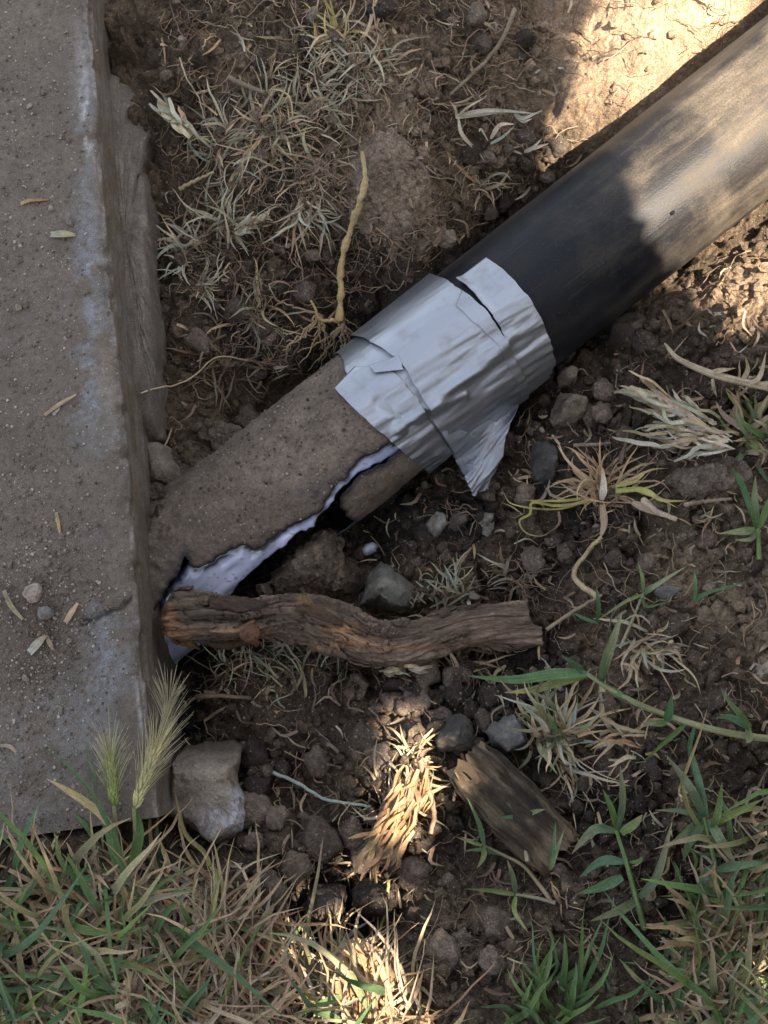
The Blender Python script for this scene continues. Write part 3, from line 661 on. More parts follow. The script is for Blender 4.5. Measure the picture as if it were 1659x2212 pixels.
# ------------------------------------------------------------------ stones
def rock_mesh(seed, sub=3, k=9, rough=0.10, flat=0.75, name='stone', mate=STONE, c=(0.3, 0.27, 0.24)):
    r = np.random.default_rng(seed); bm = bmesh.new(); bmesh.ops.create_icosphere(bm, subdivisions=sub, radius=1)
    v = np.array([q.co for q in bm.verts]); f = np.array([[q.index for q in p.verts] for p in bm.faces]); bm.free()
    n = r.normal(size=(k, 3)); n /= np.linalg.norm(n, axis=1)[:, None]; dd = r.uniform(0.62, 0.95, k)
    dots = v @ n.T; rr = np.where(dots > 0.05, dd / np.maximum(dots, 0.05), 9); 
    rad = np.minimum((rr**-8).sum(1)**(-1 / 8), 1.15)
    v = v * rad[:, None]; v = v * (1 + (fb3(v + seed, 1.6, 4, 201) - .5)[:, None] * rough * 3 + (fb3(v - seed, 5, 3, 203) - .5)[:, None] * rough * 1.8)
    v[:, 2] *= flat; v[:, 0] *= r.uniform(0.95, 1.25)
    cc = np.asarray(c) * (0.7 + 0.6 * fb3(v + 5, 2.2, 3, 205)[:, None])
    m = MB(); m.add(v, f, cc); me = m.mesh(name); me.materials.append(mate); return me, v, f
PLACED = []
def place_rock(me, name, u, v, size, label, cat, group=None, sink=0.35, rot=None, lift=0.0, z=None):
    p = GP(u, v) if z is None else P(u, v, z)
    o = bpy.data.objects.new(name, me); col.objects.link(o); s_ = size * 0.5 * PX
    o.scale = (s_, s_, s_); o.location = (p[0], p[1], (p[2] + 0.003 + s_ * 0.75 * (1 - 2 * sink) + lift) if z is None else p[2])
    o.rotation_euler = (random.uniform(-.4, .4), random.uniform(-.4, .4), random.uniform(0, 6.28)) if rot is None else rot
    PLACED.append((o, u, v, size)); return tag(o, label, cat, group)

def slabchunk_c(V, c):
    u, v = proj(V); n = fb3(V, 70, 4, 211); f = fb3(V, 500, 3, 213)
    base = np.array([0.30, 0.245, 0.19])[None] * (0.72 + 0.5 * n[:, None])
    dk_ = np.clip(sstep(1650, 1600, v + (n - .5) * 70) + 0.6 * np.exp(-((u - 395) / 40)**2 - ((v - 1790) / 40)**2) + .7 * sstep(0.56, 0.7, n), 0, .8)[:, None]
    base = base * (1 - dk_) + np.array([0.105, 0.08, 0.06]) * dk_
    wh = np.clip(np.exp(-((u - 515) / 16)**2) * sstep(1690, 1720, v) + np.exp(-((u - 470) / 36)**2 - ((v - 1775) / 28)**2) * .8, 0, 1)[:, None] * sstep(0.3, 0.6, f)[:, None]
    return base * (1 - wh) + np.array([0.62, 0.62, 0.66]) * wh
m = MB(); outline_rock(m, [(386,1598),(410,1590),(432,1589),(448,1600),(470,1598),(498,1594),(516,1606),(514,1640),(508,1680),(520,1715),(526,1758),(520,1800),(512,1832),(480,1834),(450,1815),(405,1775),(368,1762),(360,1735),(366,1690),(372,1650)],
                       -0.018, 0.06, (0.3, 0.25, 0.2), 11, na=160, nr=30, rough=0.0032, sharp=12, dome=0.12, tilt=(0.05, 0.03), cvar=slabchunk_c, freq=70, facets=5)
tag(m.build('concrete_chunk', STONE), 'large broken concrete chunk with whitish edge lying between slab and turf', 'concrete chunk')
def tex_c(c2, thr=0.5, amt=0.7, f=110):
    c2 = np.asarray(c2)
    def fn(V, c):
        k = sstep(thr - .08, thr + .1, fb3(V, f, 4, 215))[:, None] * amt; return c * (1 - k) + c2 * k
    return fn
ST = [([(798,1218),(815,1207),(840,1218),(868,1236),(895,1258),(902,1285),(895,1308),(868,1318),(838,1312),(812,1300),(792,1310),(778,1306),(786,1270)], -0.062, 0.055, (0.20,0.19,0.155), 'grey lichen-toned stone standing just above the middle of the root', 21, tex_c((0.10,.085,.065)), 0.003, 5),
      ([(938,1600),(948,1572),(975,1545),(1000,1540),(1022,1556),(1040,1600),(1030,1620),(990,1622),(955,1622)], -0.030, 0.045, (0.085,0.075,0.065), 'dark angular stone above the wood chunk', 22, tex_c((0.19,.16,.13), .58), 0.003, 4),
      ([(1050,1575),(1062,1560),(1085,1545),(1108,1540),(1135,1560),(1145,1600),(1130,1630),(1095,1632),(1066,1610)], -0.030, 0.045, (0.155,0.142,0.128), 'mid grey stone behind the tuft, right of the dark angular stone', 23, tex_c((0.28,.265,.245), .55), 0.003, 5),
      ([(1196,880),(1205,850),(1220,832),(1240,830),(1262,846),(1275,872),(1268,895),(1240,905),(1212,920),(1194,915)], -0.055, 0.05, (0.22,0.175,0.13), 'tan mottled stone right of the tape, below the black pipe', 24, tex_c((0.09,.07,.055), .5, .75), 0.003, 5),
      ([(1142,985),(1150,958),(1172,945),(1200,958),(1218,990),(1215,1020),(1195,1038),(1165,1036),(1148,1015)], -0.062, 0.05, (0.078,0.07,0.062), 'dark charcoal stone right of the hanging tape flap', 25, tex_c((0.14,.13,.12), .6), 0.003, 4),
      ([(1225,1010),(1235,975),(1262,960),(1290,972),(1300,1005),(1285,1040),(1250,1045)], -0.060, 0.045, (0.07,0.062,0.055), 'dark stone beside the charcoal stone, left of the straw clump', 26, tex_c((0.12,.10,.085), .6), 0.003, 4),
      ([(914,1125),(922,1105),(940,1098),(962,1106),(970,1125),(955,1145),(938,1165),(925,1150)], -0.078, 0.035, (0.19,0.165,0.14), 'leftmost of three pale stones in a row below the tape', 27, tex_c((0.32,.29,.25), .55), 0.0025, 4),
      ([(966,1142),(975,1108),(990,1093),(1012,1092),(1024,1108),(1010,1128),(990,1145)], -0.078, 0.035, (0.105,0.09,0.075), 'middle brown stone of three in a row below the tape', 28, tex_c((0.17,.14,.11), .55), 0.0025, 4),
      ([(1022,1120),(1030,1100),(1050,1094),(1070,1105),(1072,1140),(1055,1160),(1030,1140)], -0.078, 0.035, (0.20,0.175,0.145), 'rightmost of three pale stones in a row below the tape', 29, tex_c((0.33,.30,.26), .55), 0.0025, 4),
      ([(1206,808),(1215,792),(1235,788),(1255,800),(1254,818),(1235,826),(1212,824)], -0.066, 0.035, (0.20,0.16,0.12), 'small tan stone touching the underside of the black pipe', 30, tex_c((0.09,.07,.055), .6), 0.002, 4),
      ([(1320,725),(1325,690),(1350,668),(1385,662),(1402,690),(1398,740),(1365,752),(1335,745)], -0.066, 0.045, (0.105,0.08,0.06), 'brown rounded clod under the black pipe in its shadow', 31, None, 0.003, 3),
      ([(1418,1278),(1425,1265),(1450,1260),(1480,1266),(1486,1280),(1468,1292),(1435,1294)], -0.012, 0.03, (0.18,0.165,0.15), 'smooth grey pebble by the sprig right of the root', 32, None, 0.001, 3),
      ([(1624,1450),(1630,1425),(1659,1408),(1700,1420),(1705,1465),(1665,1482),(1632,1470)], 0.012, 0.035, (0.31,0.255,0.19), 'flat tan stone at the right edge of the picture', 33, tex_c((0.22,.18,.14), .55), 0.002, 6),
      ([(652,40),(662,22),(680,20),(698,32),(694,44),(680,52),(662,56)], -0.004, 0.03, (0.26,0.215,0.165), 'light tan stone in the soil at the top', 34, tex_c((0.14,.11,.085), .6), 0.002, 4),
      ([(45,1285),(52,1264),(70,1256),(85,1258),(88,1278),(78,1298),(60,1302)], 0.036, 0.016, (0.36,0.30,0.245), 'angular tan pebble lying on the dusty slab', 35, tex_c((0.22,.17,.13), .6), 0.0016, 4),
      ([(78,1326),(82,1312),(98,1308),(112,1316),(113,1328),(100,1338),(86,1337)], 0.033, 0.013, (0.21,0.195,0.175), 'round grey pebble on the slab below the angular tan one', 36, None, 0.0008, 2.5)]
for ol, zt, ht, c, lab, sd_, cv, ro, sh in ST:
    zt = zt + .008 if 'slab' not in lab else zt
    m = MB(); outline_rock(m, ol, zt, ht, c, sd_, na=72, nr=16, rough=ro, sharp=sh, dome=0.6, tilt=(random.uniform(-.25, .25), random.uniform(-.2, .2)), cvar=cv, freq=90, facets=9 if ht > .03 else 4)
    tag(m.build('soil_clod' if 'clod' in lab else ('pebble' if 'pebble' in lab else 'stone'), STONE), lab, 'clod' if 'clod' in lab else ('pebble' if 'pebble' in lab else 'stone'))
# big lumps of soil
CL = [([(572,1272),(582,1232),(628,1184),(672,1150),(700,1126),(722,1124),(736,1150),(742,1190),(752,1232),(740,1275),(690,1292),(610,1292)], -0.044, 0.075, 'caked soil lump filling the broken side of the old pipe', 41, (0.18, 0.138, 0.10)),
      ([(700,1262),(712,1222),(748,1206),(780,1222),(790,1262),(770,1300),(720,1305)], -0.074, 0.05, 'smaller soil lump between the old pipe and the grey stone', 42, (0.115, 0.085, 0.062)),
      ([(640,2010),(655,1960),(690,1912),(730,1905),(745,1930),(742,1975),(715,2000),(680,2030)], -0.018, 0.05, 'dark moist clod left of the black hollow at the bottom', 43, (0.085, 0.066, 0.052)),
      ([(752,1975),(760,1930),(800,1900),(870,1905),(885,1950),(850,1985),(800,1992)], -0.020, 0.05, 'dark moist clod right of the black hollow at the bottom', 44, (0.085, 0.066, 0.052)),
      ([(690,1490),(720,1475),(760,1480),(770,1500),(740,1520),(700,1515)], -0.070, 0.03, 'flaky tan clod under the root, near its middle', 45, (0.17, 0.125, 0.085)),
      ([(545,1275),(552,1262),(570,1258),(584,1270),(580,1290),(560,1294)], -0.055, 0.03, 'small clod between the sludge and the top of the root', 46, (0.14, 0.105, 0.078)),
      ([(370,1190),(374,1176),(388,1172),(400,1178),(400,1192),(386,1198)], -0.030, 0.02, 'small round clod beside the slab above the sludge', 47, (0.19, 0.14, 0.10)),
      ([(850,1580),(870,1560),(905,1552),(935,1570),(940,1600),(910,1625),(870,1622),(850,1606)], -0.038, 0.04, 'rounded clod left of the dark angular stone, partly sunlit', 48, (0.19, 0.145, 0.10)),
      ([(735,360),(760,300),(800,262),(850,255),(900,290),(940,350),(965,420),(960,490),(905,525),(850,515),(785,480),(730,430)], 0.018, 0.085, 'big dry earth mound with roots above the tape', 49, (0.235, 0.172, 0.122)),
      ([(1440,1040),(1470,1000),(1560,970),(1620,985),(1650,1040),(1600,1080),(1500,1090)], 0.0, 0.05, 'broad crumbling earth shelf right of the straw clump', 50, (0.17, 0.13, 0.098))]
for ol, zt, ht, lab, sd_, c in CL:
    m = MB(); big = len(ol) > 11 or 'shelf' in lab
    outline_rock(m, ol, zt, ht, c, sd_, na=300 if big else 100, nr=80 if big else 24, micro=.75, rough=0.008 if big else 0.0045, sharp=2.6, dome=1.0, freq=42, facets=0 if big else 6, cvar=tex_c((c[0] * .55, c[1] * .55, c[2] * .55), .55, .6, 70))
    tag(m.build('soil_clod', SOIL), lab, 'clod')
# repeated pebbles and clods
CLODS = [rock_mesh(300 + i, 3, 10, 0.24, 0.8, 'soil_clod', SOIL, (0.062 + .042 * (i % 4), 0.047 + .032 * (i % 4), 0.036 + .024 * (i % 4)))[0] for i in range(8)]
PEBS = [rock_mesh(340 + i, 3, 8, 0.07, 0.75, 'pebble', STONE, [(0.25, .20, .15), (.17, .145, .12), (.30, .25, .195), (.14, .11, .085)][i % 4])[0] for i in range(8)]
_ev = [e[1] for e in E_TOP]; _eu = [e[0] for e in E_TOP]
_Ma = np.arange(0, 1800, 6); _Mb = np.arange(-120, 2400, 6); _bad = np.zeros((len(_Mb), len(_Ma)), bool)
for _j, _v in enumerate(_Mb):
    for _i, _u in enumerate(_Ma):
        _p = P(_u, _v, -0.05) - A0; _s = _p @ AX
        _bad[_j, _i] = abs((_p - AX * _s) @ E1) < PR + 0.012
_bad |= (np.interp(_Mb, _ev, _eu)[:, None] - _Ma[None] > -62) & (_Mb[:, None] < 1700) | (_Ma[None] < 330) & (_Mb[:, None] < 1780)
_bad = _bad.tolist()
def near_bad(u, v):
    return _bad[min(max(int((v + 120) / 6), 0), len(_Mb) - 1)][min(max(int(u / 6), 0), len(_Ma) - 1)]
ZONES = [((360, 520, 720, 930), 26, 'brown clod in the deep hollow between slab and taped pipe', 'clods in the hollow left of the pipe', 24, 50),
         ((980, 300, 1240, 560), 24, 'brown crumbly clod in the strip along the far side of the black pipe', 'clods along the far side of the pipe', 20, 48),
         ((1120, 830, 1420, 1250), 26, 'brown clod among the stones right of the tape', 'clods right of the tape', 20, 44),
         ((760, 1440, 1120, 1600), 26, 'brown clod on the slope just below the root', 'clods below the root', 26, 56),
         ((530, 1600, 830, 1900), 34, 'dark clod on the dug floor right of the concrete chunk', 'clods on the dug floor', 22, 60),
         ((360, 20, 1150, 240), 24, 'dry brown clod in the rooty bank at the top', 'clods in the top bank', 18, 40),
         ((1180, 1150, 1640, 1700), 22, 'small clod on the flat soil at the right', 'clods on the flat soil at the right', 14, 34),
         ((860, 1860, 1300, 2100), 18, 'dark clod near the bottom below the wood chunk', 'clods below the wood chunk', 20, 50)]
for (u0, v0, u1, v1), n, lab, grp, a, b in ZONES:
    k = 0; tries = 0
    while k < n * .55 and tries < 600:
        tries += 1; u, v = random.uniform(u0, u1), random.uniform(v0, v1)
        if near_bad(u, v): continue
        place_rock(random.choice(CLODS), 'soil_clod', u, v, a + (b * 1.35 - a) * random.random()**1.8, lab, 'clod', grp, 0.42); k += 1
for (u, v, sz) in [(850, 1478, 46), (906, 1516, 60), (985, 1502, 58), (1056, 1500, 50), (1018, 1535, 44), (870, 1530, 40), (772, 1478, 44), (560, 1700, 62), (612, 1655, 46), (690, 1645, 52), (600, 1770, 44), (700, 1810, 74), (768, 1800, 52), (640, 1880, 66), (590, 1925, 58), (1060, 1310, 40), (1095, 960, 50), (1300, 900, 44), (1130, 1075, 46), (1390, 745, 60), (1275, 905, 46), (500, 950, 74), (430, 745, 54), (540, 905, 60), (1130, 95, 44), (1040, 100, 42), (1090, 450, 40), (1050, 350, 36), (1130, 360, 44), (960, 520, 40), (1195, 330, 44)]:
    place_rock(random.choice(CLODS), 'soil_clod', u, v, sz * 1.1, 'x', 'clod', 'larger clods in the dug soil', 0.3)
for (u, v, sz) in [(100, 290, 10), (143, 70, 9), (210, 110, 8), (64, 230, 12), (95, 200, 12), (148, 302, 10), (110, 450, 16), (150, 480, 17), (40, 665, 16), (55, 660, 16), (158, 960, 14), (147, 996, 9), (40, 982, 9), (168, 1040, 12), (105, 1216, 16), (145, 1230, 12), (132, 1533, 15), (160, 1700, 10), (22, 1218, 14), (150, 1385, 12), (85, 1370, 10), (55, 1465, 14), (210, 1398, 10), (190, 1068, 9)]:
    p = P(u, v, STOP); o = place_rock(random.choice(PEBS), 'pebble', u, v, sz, 'tiny stone chip scattered on the dusty slab', 'pebble', 'stone chips on the slab', z=STOP + sz * .25 * PX)
for i in range(46):
    while True:
        u, v = random.uniform(360, 1640), random.uniform(10, 2000)
        if not near_bad(u, v) and not (u > 1180 and v < 330): break
    place_rock(random.choice(PEBS), 'pebble', u, v, random.uniform(10, 26), 'small pale pebble half sunk in the loose soil', 'pebble', 'pebbles in the soil', 0.3)

LM = [('the earth mound', 850, 390), ('the forked twig', 1040, 140), ('the top straw patch', 770, 140), ('the upper turf strip', 590, 310), ('the spiky tufts', 430, 550), ('the yellow rhizome', 745, 600), ('the branching sprig', 1070, 265), ('the black pipe', 1200, 470), ('the root cluster', 700, 730),
      ('the brown root tuft', 560, 690), ('the pipe hollow', 600, 850), ('the footing lump', 370, 1000), ('the tape flap', 1040, 1040), ('the tan mottled stone', 1235, 870), ('the charcoal stone', 1180, 990), ('the orange straw clump', 1300, 1060), ('the whitish tuft', 1480, 930), ('the grey lichen stone', 840, 1265),
      ('the cut end of the root', 1160, 1345), ('the bend of the root', 800, 1400), ('the dark angular stone', 990, 1585), ('the mid grey stone', 1095, 1590), ('the concrete chunk', 445, 1710), ('the sunlit straw clump', 850, 1740), ('the wood chunk', 1115, 1740), ('the black hollow', 750, 1990), ('the right green sprig', 1350, 1880),
      ('the green runner', 1400, 1530), ('the flat tan stone', 1660, 1445), ('the smooth grey pebble', 1450, 1278), ('the earth shelf', 1545, 1030), ('the bottom straw clump', 775, 2110), ('the angular tan pebble', 66, 1280), ('the pale wood chip', 135, 505), ('the forked white straw', 128, 872), ('the slab corner', 320, 1650), ('the upper slab end', 120, 60), ('the rosette', 1520, 1765), ('the left stubble', 580, 1440)]
def relabel(lst, kind):
    """lst of (object, u, v, size): say beside which landmark each one lies, on which side, how large"""
    by = {}
    for o, u, v, sz in lst:
        n_, lu, lv = min(LM, key=lambda q: math.hypot(q[1] - u, q[2] - v)); dx, dy = u - lu, v - lv; d = math.hypot(dx, dy)
        side = ('right of' if dx > 0 else 'left of') if abs(dx) > abs(dy) else ('below' if dy > 0 else 'above')
        by.setdefault(('large' if sz > 38 else 'medium' if sz > 24 else 'small', 'just ' if d < 75 else '', side, n_), []).append((u, o))
    for (sz, j, side, n_), q in by.items():
        q.sort(key=lambda t: t[0]); w_ = {1: [''], 2: ['left one', 'right one'], 3: ['leftmost of three', 'middle of three', 'rightmost of three']}.get(len(q), ['leftmost'] + ['%s from the left' % t for t in ('second', 'third', 'fourth', 'fifth', 'sixth', 'seventh', 'eighth', 'ninth')[:len(q) - 2]] + ['rightmost'])
        for t, (u, o) in enumerate(q): o['label'] = f"{sz} {kind} {j}{side} {n_}" + (f", {w_[min(t, len(w_) - 1)]}" if w_[0] else '')
relabel([q for q in PLACED if q[0].name.startswith('soil_clod')], 'brown soil clod'); relabel([q for q in PLACED if q[0].name.startswith('pebble') and q[1] > 330], 'pebble in the soil'); relabel([q for q in PLACED if q[0].name.startswith('pebble') and q[1] <= 330], 'stone chip on slab')
# loose crumbs and grit (uncountable)
def crumbs(name, n, sampler, smin, smax, cols, material, label, zfun, sub=1, power=3):
    base = [rock_mesh(500 + i, sub, 7, 0.12, 0.8)[1:] for i in range(6)]; m = MB()
    for i in range(n):
        x, y = sampler(); v, f = base[i % 6]; s_ = smin + (smax - smin) * random.random()**power
        a = random.random() * 6.28; b = random.uniform(-.6, .6); Rm = np.array(Matrix.Rotation(a, 3, 'Z') @ Matrix.Rotation(b, 3, 'X'))
        z = zfun(x, y); c = np.asarray(random.choice(cols)) * random.uniform(0.7, 1.3)
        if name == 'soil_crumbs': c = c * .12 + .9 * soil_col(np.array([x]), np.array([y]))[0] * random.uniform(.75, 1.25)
        m.add((v * s_) @ Rm.T + [x, y, z + s_ * 0.35], f, c)
    return tag(m.build(name, material, smooth=False), label, 'soil crumbs', kind='stuff')
def soil_pt():
    while True:
        u, v = random.uniform(340, 1720), random.uniform(-60, 2260)
        if near_bad(u, v): continue
        if u > 1180 and v < 330 and random.random() < .93: continue
        p = GP(u, v); return p[0], p[1]
# precise ground height for small things
def gfine(x, y):
    i = min(max(np.searchsorted(gx, x) - 1, 0), len(gx) - 2); j = min(max(np.searchsorted(gy, y) - 1, 0), len(gy) - 2)
    return float(max(Z[j, i], Z[j + 1, i], Z[j, i + 1], Z[j + 1, i + 1]))
crumbs('soil_crumbs', 7600, soil_pt, 0.0006, 0.0058, [(0.125, .092, .068), (.16, .12, .088), (.095, .07, .053), (.21, .165, .12)], SOIL, 'loose crumbs of brown soil strewn over the dug ground', gfine)
def pipe_dirt():
    base = [rock_mesh(500 + i, 1, 7, 0.12, 0.8)[1:] for i in range(6)]; m = MB(); N_ = 5000
    S = rng.uniform(S_L + .02, S_T0 - .03, N_); T = rng.normal(size=N_) * .75; q = cyl(S, T, np.full(N_, PR - .0007)); u, v = proj(q)
    ok = (np.abs(T) < 1.3) & ~inpoly(u, v, HOLE) & (rng.random(N_) > .3 + sstep(420, 800, u) * .5)
    for n, k in enumerate(np.flatnonzero(ok)[:1500]):
        z_ = random.uniform(.00025, .0006) + .0011 * random.random()**7; vv_, f = base[n % 6]
        Rm = np.array(Matrix.Rotation(random.random() * 6.28, 3, 'Z') @ Matrix.Rotation(random.uniform(-1, 1), 3, 'X'))
        m.add((vv_ * z_) @ Rm.T + q[k], f, np.asarray(random.choice([(.15, .112, .082), (.10, .075, .056), (.18, .14, .105), (.30, .25, .2)])) * random.uniform(.8, 1.15))
    tag(m.build('soil_crumbs', SOIL, smooth=False), 'loose grains of soil lying on the old pipe', 'soil crumbs', kind='stuff')
pipe_dirt()
def slab_pt():
    while True:
        u = abs(random.gauss(0, 130)) - 5; v = random.uniform(-40, 1790)
        if random.random() < 0.4: u, v = random.gauss(110, 70), random.gauss(1340, 130)
        e = np.interp(v, [q[1] for q in E_TOP], [q[0] for q in E_TOP])
        if u < e - 6 and v < 1800: p = P(u, v, STOP); return p[0], p[1]
crumbs('grit', 4200, slab_pt, 0.0003, 0.0013, [(0.16, .125, .095), (.20, .16, .125), (.12, .095, .072), (.34, .30, .25)], STONE, 'fine sandy grit and dirt lying on the slab', lambda x, y: STOP, 1, 2.5)

# ------------------------------------------------------------------ thick cut root across the hole
def cut_root():
    cp = [(352,1338,-32,40),(385,1336,-26,50),(440,1335,-24,52),(520,1338,-34,46),(590,1332,-42,44),(650,1335,-44,50),(720,1358,-46,52),(790,1385,-50,50),(850,1392,-52,47),(930,1376,-54,44),(1010,1354,-54,44),(1080,1346,-54,46),(1150,1344,-54,47)]
    pts = np.array([P(a, b, c * MM) for a, b, c, d in cp]); rr = np.array([d * PX for *_, d in cp]) * 0.93
    n, seg = 330, 110; p = cr(pts, n); r = cr(np.stack([rr, rr, rr], 1), n)[:, 0]
    t, a, b = frames(p); th = np.linspace(0, 2 * np.pi, seg, endpoint=False)
    Lx = np.concatenate([[0], np.cumsum(np.linalg.norm(np.diff(p, axis=0), axis=1))]); s_ = np.repeat(Lx, seg); T = np.tile(th, n); q = s_ / Lx[-1]
    cx, cy = np.cos(T), np.sin(T)
    tw_ = T + s_ * 5
    ridg = fb3(np.stack([s_ * 14, np.cos(tw_) * 2.4, np.sin(tw_) * 2.4], 1), 1.0, 4, 221) - .5
    fine = fb3(np.stack([s_ * 40, np.cos(tw_) * 9, np.sin(tw_) * 9], 1), 1.0, 4, 225) - .5
    knob = fb3(np.stack([s_ * 30, cx * 1.1, cy * 1.1], 1), 1.0, 3, 229) - .5
    crk = np.abs(fb3(np.stack([s_ * 60, cx * 5, cy * 5], 1), 1.0, 3, 231) - .5)
    R0 = np.repeat(r, seg); rad = R0 * (1.03 + ridg * 0.72 + fine * 0.42 + knob * 0.55) - 0.0032 * np.exp(-(crk / 0.035)**2) * sstep(.95, .35, q)
    # rounded left end, sawn right end with a step
    rad = rad * np.sqrt(np.clip(q / 0.045, 0.02, 1))
    V = np.repeat(p, seg, 0) + rad[:, None] * (cx[:, None] * np.repeat(a, seg, 0) + cy[:, None] * np.repeat(b, seg, 0))
    endm = q > 0.93
    u, v = proj(V)
    V += np.repeat(t, seg, 0) * (np.where(endm, 1, 0) * (sstep(0.93, 1.0, q) * (0.009 * (v > 1352) - 0.004 + fine * 0.004)))[:, None]
    barkc = np.array([0.095, 0.071, 0.054]); rb = np.array([0.205, 0.142, 0.10]); tan = np.array([0.40, 0.225, 0.115])
    kk = sstep(.35, .65, fb3(np.stack([s_ * 12, cx * 2, cy * 2], 1), 1.0, 3, 235))[:, None] * .7 + sstep(.4, .75, q)[:, None] * .45; kk = np.clip(kk, 0, 1)
    c = barkc * (1 - kk) + rb * kk
    ex = np.zeros(len(V))
    for (uu_, vv_, su, sv, am) in [(366, 1345, 18, 34, 1), (395, 1372, 22, 14, .6), (500, 1362, 60, 7, .6), (545, 1368, 14, 18, .6), (655, 1300, 14, 16, .8), (690, 1318, 26, 8, .7), (735, 1358, 34, 14, 1), (770, 1385, 44, 12, .9), (840, 1400, 70, 8, .5), (700, 1395, 40, 8, .5), (960, 1395, 80, 6, .3)]:
        ex += am * np.exp(-((u - uu_) / su)**2 - ((v - vv_) / sv)**2)
    ex = np.clip(ex * sstep(.20, .5, fb3(np.stack([s_ * 25, np.cos(tw_) * 7, np.sin(tw_) * 7], 1), 1.0, 3, 237) + .05), 0, .95)[:, None]
    c = c * (1 - ex) + tan * ex; c *= (0.75 + 0.6 * (fine + .5))[:, None]
    m = MB(); m.add(V, gridf(n, seg, True), c, np.stack([s_, T / 6.283 * 0.12], 1))
    for k, cc_ in ((0, tan * .8), (n - 1, rb * 1.1)):
        e = V[k * seg:(k + 1) * seg]; ce = e.mean(0); w_ = np.vstack([e, e * .5 + ce * .5 + t[k] * (-.002 if k == 0 else -.0015), ce[None]]); i = np.arange(seg); j = (i + 1) % seg
        m.add(w_, np.stack([i, j, seg + j, seg + i], 1) if k else np.stack([j, i, seg + i, seg + j], 1), cc_, np.stack([np.linspace(0, .1, len(w_)), np.linspace(0, .02, len(w_))], 1))
        m.add(w_[seg:], np.stack([i, j, np.full(seg, seg)], 1) if k else np.stack([j, i, np.full(seg, seg)], 1), cc_)
    root = empty('cut_root', P(760, 1380, -0.07)); adopt(m.build('trunk', WOOD), root)
    GV = V.reshape(n, seg, 3); GC = c.reshape(n, seg, 3); axv = p[:, None]
    for i in range(46):
        li, lj = random.randint(8, 26), random.randint(5, 12); i0 = random.randint(12, n - li - 14); j0 = random.randint(0, seg - lj - 1)
        blk = GV[i0:i0 + li, j0:j0 + lj]; nr_ = blk - p[i0:i0 + li, None]; nr_ = nr_ / np.linalg.norm(nr_, axis=-1, keepdims=True)
        sh_ = random.uniform(.0006, .0022); lift_ = sh_ + .0022 * random.random() * (np.linspace(0, 1, li)**3)[:, None]
        rag = rng.normal(size=(li, lj, 3)) * .0004; B = blk + nr_ * np.broadcast_to(lift_, (li, lj))[..., None] + rag
        tap = np.sin(np.linspace(.12, 1, li) * np.pi * .97)**.5; mid_ = B.mean(1, keepdims=True); B = mid_ + (B - mid_) * tap[:, None, None]
        mk_ = MB(); mk_.add(B.reshape(-1, 3), gridf(li, lj), GC[i0:i0 + li, j0:j0 + lj].reshape(-1, 3) * random.uniform(.6, 1.5), np.stack([np.repeat(np.linspace(0, .06, li), lj) + i, np.tile(np.linspace(0, .01, lj), li)], 1))
        o = mk_.build('bark_flake', WOOD); adopt(o, root); sd = o.modifiers.new('t', 'SOLIDIFY'); sd.thickness = .0011; sd.offset = 0
    def shard(pts, wid, thick, c, lab=None, nm='bark_flake'):
        m = MB(); q = cr(np.array([P(a, b, z * MM) for a, b, z in pts]), 14); wv = np.interp(np.linspace(0, 1, 14), np.linspace(0, 1, len(wid)), wid) * PX
        tt_ = np.gradient(q, axis=0); tt_ /= np.linalg.norm(tt_, axis=1)[:, None]; sdv = np.cross(tt_, [0, 0, 1.]); sdv /= np.linalg.norm(sdv, axis=1)[:, None]
        V = []
        for k in np.linspace(-1, 1, 7): V.append(q + sdv * (wv * k * .5)[:, None] + np.array([0, 0, 1.]) * thick * (1 - k * k) * .6)
        V = np.stack(V, 1).reshape(-1, 3); V += np.stack([fb3(V, 250, 3, 241 + k) - .5 for k in range(3)], 1) * 0.004
        m.add(V, gridf(14, 7), np.asarray(c) * (.7 + .6 * fb3(V, 300, 3, 245)[:, None]), np.stack([np.repeat(np.linspace(0, .08, 14), 7), np.tile(np.linspace(0, .02, 7), 14)], 1))
        o = m.build(nm, WOOD); adopt(o, root); sd = o.modifiers.new('t', 'SOLIDIFY'); sd.thickness = 0.0022
        if lab: o['label'] = lab
    shard([(672, 1318, -20), (660, 1300, -14), (653, 1276, -10)], [26, 16, 3], .003, (.36, .23, .13), 'pale upright splinter', 'splinter')
    shard([(530, 1350, -18), (545, 1375, -24), (556, 1398, -34)], [44, 36, 8], .003, (.26, .14, .085), 'torn reddish bark flake')
    shard([(420, 1372, -30), (480, 1384, -36), (545, 1388, -42)], [20, 40, 12], .004, (.12, .075, .05), 'loose strip of dark bark')
    shard([(372, 1350, -16), (395, 1380, -26), (432, 1404, -40)], [40, 26, 6], .003, (.32, .18, .095), 'frayed orange bark at the broken end')
    shard([(640, 1312, -12), (700, 1330, -10), (740, 1352, -14)], [14, 26, 6], .003, (.13, .08, .052))
    shard([(455, 1300, -8), (520, 1306, -14), (580, 1304, -18)], [22, 30, 8], .002, (.10, .068, .048))
    shard([(800, 1408, -40), (870, 1420, -42), (940, 1404, -44)], [10, 20, 5], .002, (.20, .12, .075))
    return tag(root, 'thick reddish-brown cut tree root lying across the hole against the slab', 'root')
cut_root()

